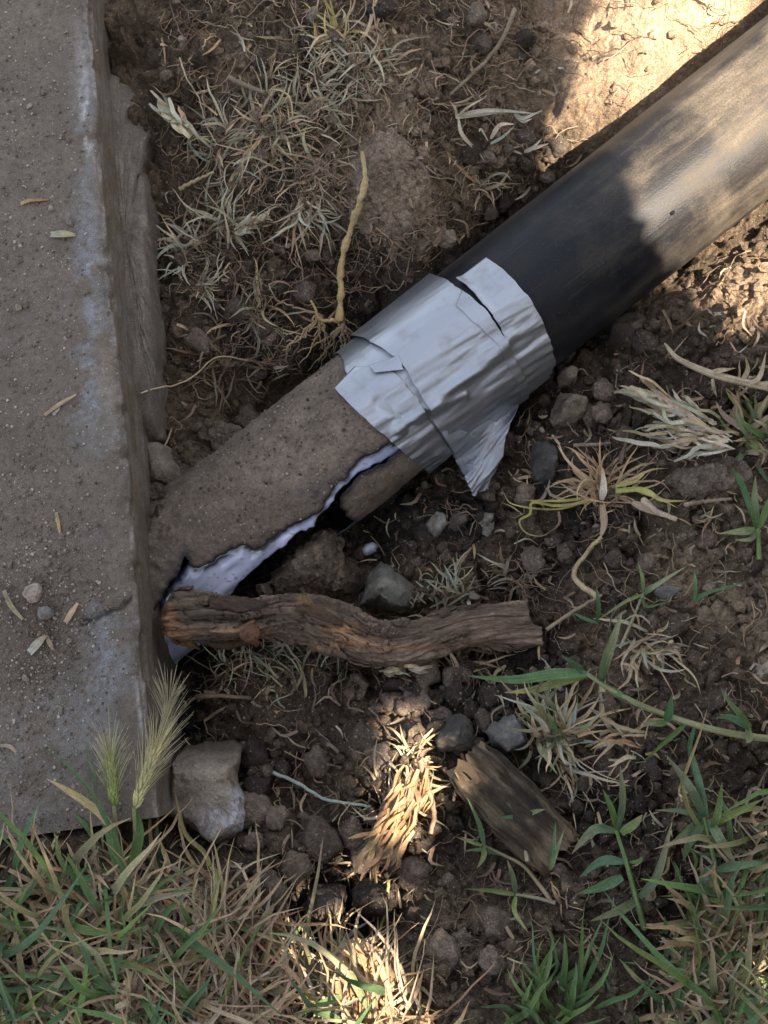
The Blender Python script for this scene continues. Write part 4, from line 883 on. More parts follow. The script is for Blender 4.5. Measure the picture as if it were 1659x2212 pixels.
def wood_chunk():
    a0, a1 = P(1012, 1650, -0.028), P(1205, 1835, -0.014); n, seg = 120, 60
    p = a0 + (a1 - a0) * np.linspace(0, 1, n)[:, None]; t, a, b = frames(p); th = np.linspace(0, 2 * np.pi, seg, endpoint=False)
    T = np.tile(th, n); q = np.repeat(np.linspace(0, 1, n), seg); Lx = np.linalg.norm(a1 - a0)
    sdv = np.cross(t[0], [0, 0, 1.]); sdv /= np.linalg.norm(sdv); up = np.cross(sdv, t[0])
    x = np.sign(np.cos(T)) * np.abs(np.cos(T))**0.85; y = np.sign(np.sin(T)) * np.abs(np.sin(T))**0.95
    s_ = q * Lx; gr = fb3(np.stack([s_ * 22, np.cos(T) * 7, np.sin(T) * 7], 1), 1., 4, 251) - .5; lo = fb3(np.stack([s_ * 26, np.cos(T) * 1.4, np.sin(T) * 1.4], 1), 1., 3, 253) - .5
    wd = 60 * PX * (1 + lo * .6 + gr * .35) * np.interp(q, [0, .1, .5, 1], [.8, .95, 1.05, .95]); hg = 42 * PX * (1 + gr * 1.0 + lo * .9)
    V = np.repeat(p, seg, 0) + sdv * (x * wd)[:, None] + up * (y * hg)[:, None]
    V += np.repeat(t, seg, 0) * ((sstep(.06, 0, q) * -1 + sstep(.93, 1, q)) * (fb3(np.stack([T * 3, T * 0, q * 0], 1), 1., 3, 255) - .45) * 0.026)[:, None]
    k = sstep(.42, .62, fb3(np.stack([s_ * 30, np.cos(T) * 5, np.sin(T) * 5], 1), 1., 4, 257))[:, None]; c = np.array([.085, .064, .046]) * (1 - k) + np.array([.22, .165, .105]) * k
    e = sstep(.80, .98, q)[:, None]; c = c * (1 - e) + np.array([.27, .20, .125]) * e; c *= (.6 + 1.1 * (gr + .5))[:, None] * .56
    root = empty('wood_chunk', P(1110, 1740, -0.045))
    m = MB(); m.add(V, gridf(n, seg, True), c, np.stack([s_, T / 6.283 * .14], 1))
    for k in (0, n - 1):
        ee = V[k * seg:(k + 1) * seg]; ce = ee.mean(0); i = np.arange(seg); j = (i + 1) % seg
        m.add(np.vstack([ee, ce]), np.stack([i, j, np.full(seg, seg)], 1) if k else np.stack([j, i, np.full(seg, seg)], 1), (.22, .16, .10))
    adopt(m.build('wood_body', WOOD), root)
    m = MB(); q_ = cr(np.array([P(985, 1652, -.012), P(1010, 1660, -.008), P(1035, 1690, -.006)]), 10)
    ribbon(m, q_, np.linspace(26, 12, 10) * PX, (.28, .20, .12), (.12, .09, .06), .2); o = m.build('splinter', WOOD); adopt(o, root)
    return tag(root, 'weathered brown chunk of split wood lying in the lower right of the hole', 'wood')
wood_chunk()

# ------------------------------------------------------------------ grasses, straw and roots
GREEN = [(0.13, 0.215, 0.072), (0.108, 0.185, 0.082), (0.18, 0.26, 0.08), (0.098, 0.168, 0.078)]
STRAW = [(0.50, 0.39, 0.23), (0.43, 0.33, 0.20), (0.58, 0.47, 0.29), (0.36, 0.27, 0.17), (0.45, 0.29, 0.17)]
PALE = [(0.54, 0.48, 0.34), (0.46, 0.43, 0.32), (0.58, 0.50, 0.35), (0.40, 0.41, 0.31)]
GREYG = [(0.27, 0.27, 0.17), (0.33, 0.31, 0.20), (0.21, 0.23, 0.14)]
BROWN = [(0.20, 0.145, 0.095), (0.26, 0.19, 0.125), (0.15, 0.105, 0.07)]
def jit(c, k=0.24): c = np.asarray(random.choice(c)); return c * random.uniform(1 - k, 1 + k) * np.array([random.uniform(.88, 1.16), 1, random.uniform(.85, 1.15)])
def dpath(pts, n=12):
    """pts: (u, v, lift in mm) -> smooth 3-D curve above the soil"""
    q = cr(np.asarray(pts, float), n); return np.array([GP(a, b, l * MM + 0.004) for a, b, l in q])
def leaf(mb, pts, wpx, c0, c1=None, roll=None, n=12, fold=0.22, base=0.55, peak=0.3):
    p = dpath(pts, n); roll = random.uniform(-.5, .5) if roll is None else roll
    ribbon(mb, p, bprofile(n, wpx * PX, base=base, peak=peak), c0, c0 if c1 is None else c1, roll + np.linspace(-.2, .3, n), fold)
def shoot(mb, p0, dirh, length, elev, wid, c0, c1, bend=1.0, n=8, curl=0.0, fold=0.25):
    """a free blade growing from a world point"""
    t = np.linspace(0, 1, n); el = elev - bend * t**1.3; az = dirh + curl * t
    az = az + np.cumsum(rng.normal(size=n)) * .16; el = el + np.cumsum(rng.normal(size=n)) * .10
    st = np.stack([np.cos(el) * np.cos(az), np.cos(el) * np.sin(az), np.sin(el)], 1) * (length / (n - 1))
    p = np.vstack([p0, p0 + np.cumsum(st[:-1], 0)])
    if gz(p[-1, 0], p[-1, 1]) > p[-1, 2]: p[:, 2] += np.linspace(0, 1, n) * (gz(p[-1, 0], p[-1, 1]) + 0.004 - p[-1, 2])
    ribbon(mb, p, bprofile(n, wid), c0, c1, random.uniform(-.6, .6), fold)
def wire(mb, pts, wpx, c, c2=None, n=20, seg=5, wob=3.0, taper=0.5):
    q = cr(np.asarray(pts, float), n); q[1:-1, :2] += rng.normal(size=(n - 2, 2)) * wob
    p = np.array([GP(a, b, l * MM + 0.003) for a, b, l in q]); tube(mb, p, np.linspace(1, taper, n) * wpx * PX * .5, seg, c, c2)

def one(name, label, cat, fn, material=PLANT, group=None, parts=()):
    """a plant or root thing: its main mesh plus named part meshes"""
    m = MB(); subs = fn(m) or []
    base = m.v[0].mean(0)
    if not subs: return tag(m.build(name, material), label, cat, group)
    e = empty(name, base); adopt(m.build(subs[0], material), e)
    for pn, pm, mt in subs[1]: adopt(pm.build(pn, mt), e)
    return tag(e, label, cat, group)

def sprig(label, stem, leaves, stemw=9, stemc=None, group=None, name='grass_sprig'):
    """green runner grass: a stem and separately built leaves"""
    e = empty(name, GP(stem[0][0], stem[0][1])); m = MB(); sc_ = jit(STRAW) if stemc is None else np.asarray(stemc)
    p = dpath(stem, 24); tube(m, p, np.linspace(1, .6, 24) * stemw * PX * .5, 6, sc_, sc_ * .6 + np.asarray(random.choice(GREEN)) * .5); adopt(m.build('stem', PLANT), e)
    for lf in leaves:
        wpx, pts = lf[0] * .76, lf[1:]; m = MB(); c = jit(GREEN); tip = c if random.random() < .6 else c * .5 + np.asarray(random.choice(STRAW)) * .5
        leaf(m, pts, wpx, c, tip, n=14); adopt(m.build('leaf', PLANT), e)
    return tag(e, label, 'grass', group)
sprig('long green grass runner at the right with broad leaves reaching left', [(1700,1600,8),(1600,1588,12),(1500,1565,16),(1400,1530,20),(1320,1490,22),(1268,1455,26)],
      [(30,(1300,1478,20),(1308,1430,40),(1325,1380,55),(1344,1322,60)), (30,(1270,1456,26),(1200,1456,34),(1110,1468,28),(1010,1460,14)), (24,(1268,1460,24),(1200,1476,30),(1150,1490,26),(1090,1496,18)), (18,(1262,1452,26),(1240,1435,36),(1212,1415,44)),
       (22,(1440,1560,18),(1446,1535,30),(1452,1500,42)), (20,(1440,1562,18),(1415,1562,22),(1385,1563,20)), (20,(1625,1572,14),(1600,1545,28),(1560,1498,36)), (18,(1622,1575,14),(1580,1550,18),(1548,1550,18)), (18,(1615,1570,14),(1618,1595,18),(1612,1605,20)), (14,(1480,1565,14),(1440,1600,10),(1385,1650,6)), (12,(1500,1570,12),(1490,1620,10),(1505,1700,6)), (16,(1300,1480,20),(1340,1500,24),(1380,1530,16))], 15, (0.36, .33, .17))
sprig('green sprig with paired leaves standing right of the wood chunk', [(1392,2005,4),(1375,1945,14),(1355,1870,22),(1330,1790,28)],
      [(20,(1332,1792,28),(1322,1750,42),(1302,1705,54)), (24,(1334,1795,28),(1345,1730,44),(1340,1655,56)), (24,(1330,1795,28),(1290,1790,34),(1262,1812,28),(1235,1845,18)), (22,(1340,1800,26),(1370,1780,34),(1388,1760,36)), (24,(1348,1862,20),(1300,1860,28),(1252,1895,16)), (26,(1345,1895,18),(1300,1915,24),(1246,1932,12)), (24,(1380,1945,14),(1330,1970,20),(1274,1990,10)), (22,(1380,1940,14),(1420,1890,26),(1452,1775,34)), (16,(1360,1865,20),(1380,1860,26),(1388,1850,28))], 12, (.16, .22, .09))
sprig('leafy green rosette at the right edge above the turf', [(1560,1960,4),(1548,1880,14),(1520,1765,24)],
      [(22,(1522,1765,24),(1490,1700,44),(1440,1632,56)), (20,(1525,1765,24),(1510,1690,44),(1492,1610,54)), (16,(1516,1765,24),(1470,1752,28),(1415,1750,24)), (24,(1516,1768,22),(1480,1800,26),(1428,1842,14)), (22,(1520,1775,22),(1490,1820,26),(1475,1860,16)), (24,(1530,1770,22),(1560,1820,30),(1590,1870,14)), (22,(1535,1800,20),(1550,1760,32),(1560,1690,40)), (24,(1548,1880,16),(1590,1870,24),(1659,1862,20)), (24,(1545,1870,16),(1520,1900,22),(1512,1960,10)), (20,(1530,1790,20),(1600,1750,28),(1659,1745,24)), (20,(1535,1775,20),(1580,1760,30),(1650,1725,30))], 11, (.17, .22, .09))
sprig('small green sprig with a brown stem beside the wood chunk, left side', [(1190,1945,4),(1160,1905,8),(1130,1870,10),(1090,1848,12),(1045,1826,14)],
      [(15,(1046,1826,14),(1035,1780,30),(1010,1724,44)), (15,(1044,1828,14),(1045,1850,18),(1030,1876,12)), (10,(1042,1826,14),(1020,1820,16),(985,1808,10)), (10,(1080,1846,12),(1040,1836,14),(1000,1838,10))], 9, (.40, .30, .19))
sprig('green sprig low at the bottom below the wood chunk', [(1200,1950,3),(1160,1940,6),(1114,1932,8)],
      [(15,(1114,1932,8),(1108,1895,22),(1096,1858,34)), (14,(1110,1932,8),(1060,1924,14),(1004,1920,6)), (14,(1114,1936,8),(1112,1970,12),(1142,2016,6))], 9, (.42, .37, .26))
sprig('tiny green sprig rising over the middle of the wood chunk', [(1140,1860,20),(1130,1800,32),(1122,1770,36)],
      [(14,(1122,1770,36),(1150,1755,42),(1178,1748,42)), (14,(1122,1770,36),(1105,1765,40),(1076,1766,36)), (12,(1124,1770,36),(1110,1750,44),(1094,1732,48)), (14,(1186,1880,26),(1195,1840,40),(1200,1776,50)), (14,(1188,1880,26),(1196,1855,36),(1218,1795,44))], 10, (.45, .38, .25))
sprig('green sprig with stiff leaves near the right edge, above the flat stone', [(1640,1210,3),(1638,1140,10)],
      [(22,(1636,1142,10),(1630,1090,26),(1632,1028,40)), (18,(1636,1140,10),(1600,1040,22),(1580,1012,26)), (22,(1634,1145,10),(1600,1148,14),(1555,1152,8)), (22,(1640,1142,10),(1660,1090,24),(1690,1040,34)), (14,(1636,1146,10),(1620,1165,12),(1588,1166,8)), (20,(1660,1040,14),(1640,1010,24),(1638,998,26))], 11, (.2, .24, .1))
sprig('thin green and straw sprig by the smooth grey pebble', [(1340,1400,3),(1370,1330,8),(1390,1280,14)],
      [(14,(1390,1282,14),(1388,1250,30),(1378,1215,40)), (14,(1392,1282,14),(1420,1262,22),(1480,1225,26)), (10,(1388,1284,14),(1350,1300,16),(1290,1340,12)), (10,(1384,1290,14),(1400,1310,12),(1440,1300,8)), (14,(1290,1345,8),(1293,1310,24),(1288,1270,36)), (12,(1290,1345,8),(1260,1335,14),(1230,1318,12)), (12,(1500,1300,6),(1530,1280,14),(1620,1255,16)), (12,(1500,1300,6),(1502,1270,20),(1500,1230,28))], 8, (.42, .36, .24))

def tuft(label, base, n, dirs, lens, wid, cols, elev=(0.3, 1.0), bend=(0.4, 1.3), spread=14, tips=None, roots=0, group=None, name='dry_grass_tuft', lift=0.0, cat='grass tuft', extra=None):
    """a tuft: many blades from one crown; dirs = (mean picture angle in degrees, spread)"""
    m = MB(); p0 = GP(*base); dry = not any(c in GREEN for c in cols)
    for i in range(int(n * (.85 if dry else 1))):
        b = GP(base[0] + random.gauss(0, spread), base[1] + random.gauss(0, spread), lift); c = jit(cols); c1 = jit(tips or cols)
        shoot(m, b, R_(random.gauss(*dirs)), random.uniform(*lens) * PX * (1.15 if dry else 1), random.uniform(*elev), random.uniform(*wid) * PX * (random.choice((.5, .6, .75, 1.0)) if dry else 1), c, c1, random.uniform(*bend), 10, random.uniform(-1.7, 1.7) if dry else random.uniform(-.8, .8))
    if extra: extra(m)
    if roots:
        e = empty(name, p0); adopt(m.build('blades', PLANT), e); rm = MB()
        for i in range(roots):
            a = random.uniform(0, 6.28); L_ = random.uniform(40, 110); 
            wire(rm, [(base[0], base[1], 8 + lift * 1000), (base[0] + math.cos(a) * L_ * .5, base[1] + math.sin(a) * L_ * .5, 8), (base[0] + math.cos(a) * L_, base[1] + math.sin(a) * L_, 2)], random.uniform(1.6, 3.2), jit(BROWN), n=12, seg=4, wob=4)
        adopt(rm.build('roots', ROOTM), e); return tag(e, label, cat, group)
    return tag(m.build(name, PLANT), label, cat, group)
def straw_extra(m):
    Y = (0.46, .48, .12); 
    for pts, wd in [([(1270,1085,14),(1200,1092,16),(1150,1085,20),(1145,1110,16),(1122,1125,10),(1135,1150,8),(1170,1158,6),(1196,1142,8)], 6), ([(1270,1075,16),(1210,1082,20),(1130,1080,14)], 7), ([(1330,1060,18),(1390,1058,24),(1430,1080,18),(1480,1082,10)], 11), ([(1380,1060,20),(1420,1075,14),(1465,1098,8)], 9), ([(1330,1050,18),(1370,1040,26),(1400,1015,30)], 8), ([(1280,1080,14),(1200,1100,10),(1110,1090,10),(1085,1060,14)], 5)]:
        leaf(m, pts, wd, Y, (.55, .42, .2), n=26, base=.9, peak=.2)
    leaf(m, [(1300,1080,16),(1304,1050,26),(1302,1010,30)], 16, (.66, .58, .45), (.7, .6, .45)); 
    for pts in [[(1300,1090,14),(1305,1130,12),(1296,1165,8)], [(1365,1085,10),(1400,1100,10),(1455,1122,6)]]: leaf(m, pts, 16, (.5, .38, .25), (.42, .3, .18))
tuft('orange straw clump with yellow-green shoots lying right of the tape flap', (1300, 1065), 70, (110, 75), (50, 150), (4, 11), [(.55, .38, .22), (.6, .45, .28), (.48, .33, .2)], spread=16, roots=34, extra=straw_extra, lift=0.006)
def brush(label, b, tip, n, wsp, cols, wid=(5, 10), lift=(10, 26), name='dry_grass_tuft', k0=0.0):
    """a fan of blades lying from b towards tip"""
    def fn(m):
        d = np.array(tip, float) - b; nrm = np.array([-d[1], d[0]]) / np.hypot(*d)
        for i in range(int(n * 1.0)):
            s0 = random.uniform(k0, .8); e = s0 + random.uniform(.18, .5); o0 = random.gauss(0, wsp * .5); o1 = o0 + random.gauss(0, wsp * .9)
            a = np.array(b) + d * s0 + nrm * o0; c = np.array(b) + d * e + nrm * o1; mid = (a + c) / 2 + nrm * random.gauss(0, wsp * .3)
            l0, l1 = random.uniform(*lift), random.uniform(*lift)
            q_ = (c - mid) * .35 + nrm * random.gauss(0, wsp * .5)
            jg = lambda z: z + rng.normal(size=2) * wsp * .10
            leaf(m, [(*a, l0), (*jg(a * .6 + mid * .4), l0 + 3), (*jg(mid), (l0 + l1) / 2 + 5), (*jg(mid * .5 + c * .5), l1 + 3), (*c, l1), (*(c + q_ * random.random()), l1 - 4)], random.uniform(*wid) * .95, jit(cols + STRAW[:2], .3), jit(cols + STRAW[:2], .3), n=12)
    return one(name, label, 'grass tuft', fn)
brush('pale frayed straw brush pointing left at the right edge', (1556, 918), (1362, 838), 44, 18, PALE + STRAW[:1], (6, 13))
brush('whitish green tuft lying beneath the frayed straw brush', (1590, 955), (1392, 925), 46, 26, PALE, (5, 11))
tuft('yellow green grass tuft at the right edge beside the whitish tuft', (1625, 935), 46, (100, 90), (50, 130), (6, 14), GREEN + STRAW + [(.3, .32, .1)], spread=22)
def stalk(m):
    p = dpath([(1436,742,26),(1465,775,22),(1530,805,18),(1590,822,14),(1660,836,10)], 30); tube(m, p, np.interp(np.linspace(0, 1, 30), [0, .1, .5, 1], [2, 5, 8, 9]) * PX, 6, (.56, .47, .32), (.48, .37, .24))
    for q in ([(1530,805,18),(1555,800,24),(1590,795,18)], [(1600,825,14),(1615,800,20),(1610,770,24)], [(1610,830,14),(1640,815,20),(1655,760,26)]): leaf(m, q, 12, (.5, .4, .26), (.45, .34, .2))
one('straw_stalk', 'bent pale straw stalk at the upper right below the sunlit pipe', 'straw', stalk)
tuft('pale stubby tuft just above the root right of the grey stone', (965, 1290), 46, (90, 50), (40, 95), (5, 10), PALE + GREYG[:1], spread=26, roots=10, elev=(.5, 1.3))
tuft('small grey stubby tuft right of the stubby tuft above the root', (1115, 1255), 22, (120, 45), (40, 90), (5, 10), PALE[1:2] + BROWN, spread=14, roots=14)
def t6(m):
    for q in ([(985,250,8),(1060,238,14),(1165,246,10)], [(985,255,8),(1050,246,12),(1110,240,10)], [(990,250,8),(1010,232,18),(1045,212,22)], [(990,255,8),(998,290,10),(1030,325,6),(1045,345,4)], [(1060,300,6),(1080,270,14),(1112,268,12)], [(1055,305,6),(1040,280,12),(1035,285,14)], [(1060,310,6),(1085,296,10),(1112,272,12)], [(1110,246,8),(1130,255,12),(1172,238,16)], [(1112,246,8),(1130,262,10),(1150,256,8)], [(1135,325,6),(1160,318,10),(1185,310,10)], [(1132,328,6),(1150,320,12),(1170,300,14)]):
        leaf(m, q, random.uniform(7, 11), jit(PALE), jit(PALE), n=12)
one('dry_grass_tuft', 'branching pale grass sprig on dark soil left of the black pipe', 'grass tuft', t6)
tuft('small straw sprig left of the black pipe below the branching sprig', (1035, 412), 20, (40, 130), (40, 90), (5, 10), STRAW + GREYG, spread=10)
brush('pale grass runner with leaves beside the slab at the upper left', (428, 308), (343, 218), 20, 14, PALE, (7, 13))
tuft('dense straw coloured grass patch at the top centre', (770, 140), 120, (60, 90), (50, 130), (4, 9), STRAW + PALE, spread=46, roots=14, elev=(.15, .7))
tuft('yellowing upright grass blades above the top straw patch', (715, 110), 16, (95, 25), (60, 120), (6, 12), [(.48, .36, .12), (.4, .36, .16)], spread=16)
tuft('grey green grass mat at the right end of the upper turf strip', (700, 215), 90, (80, 90), (40, 110), (4, 8), GREYG + PALE + BROWN, spread=36, elev=(.1, .6), roots=8)
tuft('matted grey green turf strip in the middle of the upper bank', (610, 300), 150, (90, 90), (40, 120), (4, 9), GREYG + STRAW + BROWN, spread=44, elev=(.1, .7), roots=16)
tuft('matted grey green grass at the left of the upper turf strip', (510, 318), 110, (120, 80), (40, 120), (4, 10), GREYG + PALE + STRAW + BROWN, spread=36, elev=(.1, .7), roots=10)
tuft('drooping pale tuft with roots left of the earth mound', (655, 445), 70, (-70, 60), (40, 120), (4, 9), PALE + STRAW, spread=28, elev=(0, .6), roots=16)
tuft('drooping brownish roots tuft between turf strip and earth mound', (690, 360), 60, (-60, 60), (40, 110), (4, 8), STRAW + BROWN, spread=26, elev=(0, .6), roots=20)
tuft('pale spiky tuft on the dark slope, uppermost of three beside the slab', (480, 490), 60, (60, 80), (45, 120), (5, 11), PALE + GREYG, spread=22, roots=12)
tuft('pale spiky tuft on the dark slope, middle of three beside the slab', (400, 550), 44, (150, 70), (40, 100), (5, 11), PALE, spread=20, roots=10)
tuft('pale spiky tuft on the dark slope, lowest of three beside the slab', (430, 622), 24, (-10, 35), (40, 90), (5, 10), PALE + GREYG, spread=10, roots=8)
brush('long pale straw bundle lying on the dark slope right of the spiky tufts', (500, 505), (585, 460), 18, 10, PALE + STRAW, (6, 12))
tuft('dull brown root tuft left of the taped pipe', (560, 690), 60, (-30, 100), (40, 110), (3, 8), BROWN + STRAW + GREYG, spread=30, roots=26, elev=(0, .8))
tuft('small pale tuft at the hollow beside the pipe', (600, 780), 34, (80, 90), (30, 80), (4, 9), PALE + BROWN, spread=18, roots=14)
tuft('dark fibrous root tuft low in the hollow', (490, 790), 40, (0, 120), (40, 120), (3, 9), BROWN, spread=34, roots=26, elev=(0, .7))
tuft('pale stubble tuft below the left part of the root', (600, 1440), 70, (80, 60), (40, 110), (4, 9), PALE + GREYG + BROWN, spread=44, roots=26, elev=(.2, 1.1))
tuft('pale stubble tuft below the bend of the root', (720, 1420), 40, (100, 60), (40, 100), (4, 9), PALE + GREYG + BROWN, spread=30, roots=20, elev=(.2, 1.1))
tuft('brown stubble tuft beside the slab below the root end', (505, 1440), 36, (90, 70), (40, 90), (3, 8), BROWN + PALE, spread=30, roots=20)
brush('loose pale blades lying against the lower side of the root', (800, 1450), (915, 1432), 14, 10, PALE, (6, 10))
tuft('brown root tuft leaning on the lower right of the root', (1000, 1420), 26, (60, 70), (50, 120), (4, 10), BROWN + STRAW, spread=24, roots=26)
tuft('mixed green and straw tuft behind the mid grey stone', (1190, 1590), 80, (80, 75), (60, 170), (5, 11), GREEN + STRAW + PALE, spread=22, roots=14, elev=(.4, 1.2))
tuft('straw tuft fallen to the right of the mixed tuft', (1210, 1640), 22, (-40, 25), (60, 140), (4, 8), STRAW + PALE, spread=10, elev=(.0, .5))
tuft('pale green stubby tuft in the flat soil at the right', (1395, 1395), 44, (-70, 80), (40, 110), (5, 12), PALE + STRAW + [(.25, .3, .14)], spread=18, elev=(.3, 1.2))
tuft('dry straw scraps beside the runner grass at the right', (1370, 1600), 26, (160, 70), (50, 130), (5, 11), STRAW, spread=24, elev=(0, .5))
tuft('sunlit straw clump in the middle of the lower hole', (850, 1740), 26, (70, 60), (50, 130), (5, 13), STRAW[:3] + PALE, spread=24, roots=18, elev=(.2, .9))
tuft('sunlit straw scraps at the top of the lower sunny streak', (890, 1640), 26, (60, 80), (30, 80), (5, 12), STRAW[:3], spread=14, elev=(.1, .7))
tuft('sunlit straw clump at the foot of the lower sunny streak', (812, 1850), 16, (-100, 70), (40, 110), (6, 14), STRAW, spread=18, elev=(.1, .8))
tuft('bright sunlit straw clump at the bottom of the picture', (770, 2110), 60, (95, 70), (50, 150), (5, 12), STRAW[:3] + PALE, spread=44, elev=(.2, 1.1))
tuft('green grass tuft at the bottom edge right of the sunlit straw', (1190, 2190), 46, (90, 50), (70, 200), (6, 14), GREEN, spread=36, elev=(.6, 1.3))
tuft('straw tuft among the green at the lower right corner', (1600, 2150), 130, (100, 70), (60, 150), (5, 11), STRAW + PALE, spread=60, elev=(.2, 1.1))
tuft('green and straw tuft at the right edge of the lower turf', (1560, 2020), 90, (95, 60), (60, 170), (7, 15), GREEN + STRAW, spread=50, elev=(.4, 1.2))
tuft('small straw tuft below the right sprig', (1480, 2110), 50, (100, 70), (50, 130), (6, 13), GREEN + STRAW, spread=40, elev=(.3, 1.1))

def fibre_chunk(label, ol, zt, spine, nf):
    e = empty('fibrous_root_chunk', GP(*spine[0])); m = MB()
    outline_rock(m, ol, zt, .04, (.36, .25, .14), 61, na=140, nr=34, rough=.006, sharp=3, dome=1.0, freq=60, micro=.9, cvar=tex_c((.15, .10, .06), .55, .7, 90)); adopt(m.build('core', ROOTM), e)
    m = MB(); sp = cr(np.array(spine, float), 40)
    for i in range(nf):
        k = random.uniform(0, 1); i0 = int(k * 30); q = sp[i0]; d = sp[min(i0 + 6, 39)] - q; d = d / (np.hypot(*d) + 1e-6); nn = np.array([-d[1], d[0]]); o = random.gauss(0, 20); L_ = random.uniform(30, 90)
        a_ = q + nn * o; b_ = a_ + d * L_ + nn * random.gauss(0, 12); mid = (a_ + b_) / 2 + nn * random.gauss(0, 6); z0 = zt * 1000 + 1.5 - abs(o) * .10
        p = cr(np.array([P(a_[0], a_[1], (z0 + random.uniform(-2, 2)) * MM), P(mid[0], mid[1], (z0 + random.uniform(0, 4)) * MM), P(b_[0], b_[1], (z0 + random.uniform(-5, 3)) * MM)]), 9)
        ribbon(m, p, bprofile(9, random.uniform(5, 13) * PX, .3, .7, .5), jit([(.44, .29, .145), (.34, .21, .105), (.52, .37, .2), (.24, .15, .08)]), jit([(.40, .26, .13), (.28, .17, .09)]), random.uniform(-.7, .7), .3)
    adopt(m.build('fibres', ROOTM), e); return tag(e, label, 'root')
fibre_chunk('splintered fibrous root chunk lit by the sun in the lower hole', [(848,1690),(880,1662),(922,1645),(925,1700),(905,1760),(885,1815),(868,1850),(815,1878),(782,1866),(796,1805),(828,1740)], -.022, [(905, 1655), (875, 1740), (830, 1820), (800, 1870)], 70)
fibre_chunk('sunlit fibrous clump at the bottom edge of the picture', [(722,2060),(775,2040),(830,2075),(858,2120),(846,2190),(800,2240),(720,2240),(702,2150)], .022, [(745, 2050), (785, 2110), (800, 2170), (790, 2230)], 90)
# long roots, twigs and stolons
def rhizome(m):
    p = dpath([(782,328,30),(791,392,36),(778,455,36),(760,520,34),(744,590,34),(737,640,36),(733,690,36)], 60)
    r = np.interp(np.linspace(0, 1, 60), [0, .1, .25, .4, .6, .9, 1], [3, 6, 8, 7, 8, 7, 10]) * PX * (1 + .18 * np.sin(np.linspace(0, 40, 60)) + rng.normal(size=60) * .10); p[2:-2] += np.cumsum(rng.normal(size=(56, 3)) * [.0006, .0002, .0003], 0) * np.sin(np.linspace(0, np.pi, 56))[:, None]
    tube(m, p, r, 8, (.42, .31, .17), (.52, .36, .15)); rm = MB()
    for i in range(26):
        a = random.gauss(-1.57, .8); L_ = random.uniform(50, 130); bx_, by_ = random.choice([(735, 680), (690, 680), (700, 700), (740, 700)])
        wire(rm, [(bx_, by_, 34), (bx_ + math.cos(a) * L_ * .5 + random.uniform(-14, 14), by_ - math.sin(a) * L_ * .5, 34), (bx_ + math.cos(a) * L_, by_ - math.sin(a) * L_, random.uniform(15, 34))], random.uniform(3, 8), jit([(.36, .27, .16), (.44, .33, .19), (.3, .22, .14)]), n=16, seg=5, wob=3, taper=.3)
    wire(rm, [(738, 690, 36), (712, 694, 36), (690, 690, 36), (672, 650, 34)], 11, (.5, .36, .16), n=14, seg=6, wob=2)
    return ('stem', [('roots', rm, ROOTM)])
one('grass_rhizome', 'long yellow rhizome with a root cluster hanging over the taped pipe', 'root', rhizome, ROOTM)
LONG = [([(1112,20,14),(1085,85,14),(1060,120,12),(1035,146,10),(1000,180,8),(972,205,6)], 11, (.24, .185, .125), 'brown forked twig in the bank at the top centre'),
        ([(304,850,40),(345,836,36),(380,832,30),(420,812,24),(450,782,20),(480,770,16),(520,776,12),(560,782,8)], 4.2, (.52, .40, .25), 'pale thin root crossing from the slab over the hollow'),
        ([(388,125,10),(402,165,12),(430,215,12),(446,270,10),(466,308,6)], 4, (.42, .35, .24), 'thin pale root hanging down the upper left bank'),
        ([(496,168,8),(520,180,8),(545,190,8),(572,200,6)], 12, (.22, .165, .115), 'short brown twig lying in the upper left bank'),
        ([(388,408,14),(425,388,16),(462,372,12)], 9, (.44, .35, .21), 'straight straw stem beside the slab at the upper left'),
        ([(590,1668,14),(640,1690,16),(700,1725,16),(760,1736,14),(800,1742,12)], 8, (.36, .40, .33), 'long grey green blade on the dug floor'),
        ([(425,1505,8),(470,1503,10),(540,1508,6)], 12, (.26, .195, .13), 'brown stick beside the slab below the root'),
        ([(690,1370,50),(700,1345,60),(712,1300,50)], 3, (.3, .22, .14), 'thin rootlet over the bend of the root'),
        ([(840,1900,14),(835,1960,14),(820,2010,12),(800,2060,8)], 7, (.40, .38, .16), 'thin yellow stem below the sunlit straw'),
        ([(905,1640,20),(925,1700,16),(938,1760,14),(930,1800,8)], 14, (.30, .2, .125), 'brown fibrous root right of the sunlit straw'),
        ([(960,1660,16),(985,1690,18),(980,1730,12)], 10, (.19, .14, .095), 'curled dark root between the sunlit straw and the wood chunk'),
        ([(1290,1290,12),(1240,1245,12),(1270,1190,14),(1300,1160,14)], 13, (.46, .36, .2), 'yellowish root piece below the orange straw clump'),
        ([(1180,1360,14),(1240,1320,14),(1300,1285,10)], 9, (.33, .25, .165), 'slanting root right of the cut end of the root'),
        ([(1240,962,12),(1290,960,12),(1318,957,10)], 9, (.25, .19, .13), 'short twig left of the whitish tuft'),
        ([(1340,1000,14),(1350,965,14),(1358,930,10)], 10, (.15, .105, .075), 'dark upright twig above the orange straw clump'),
        ([(1480,1090,8),(1530,1082,10),(1580,1078,8)], 10, (.27, .19, .13), 'brown twig on the earth shelf at the right'),
        ([(1390,1080,12),(1420,1105,12),(1462,1122,10)], 15, (.48, .37, .26), 'pale woody stub right of the orange straw clump')]
for pts, wd, c, lab in LONG:
    m = MB(); wire(m, pts, wd, c, np.asarray(c) * .85, n=26, seg=7, wob=.7, taper=.65)
    nm = 'twig' if ('twig' in lab or 'stick' in lab or 'stub' in lab) else ('root' if 'root' in lab else 'dry_straw')
    tag(m.build(nm, ROOTM), lab, nm.replace('_', ' '))
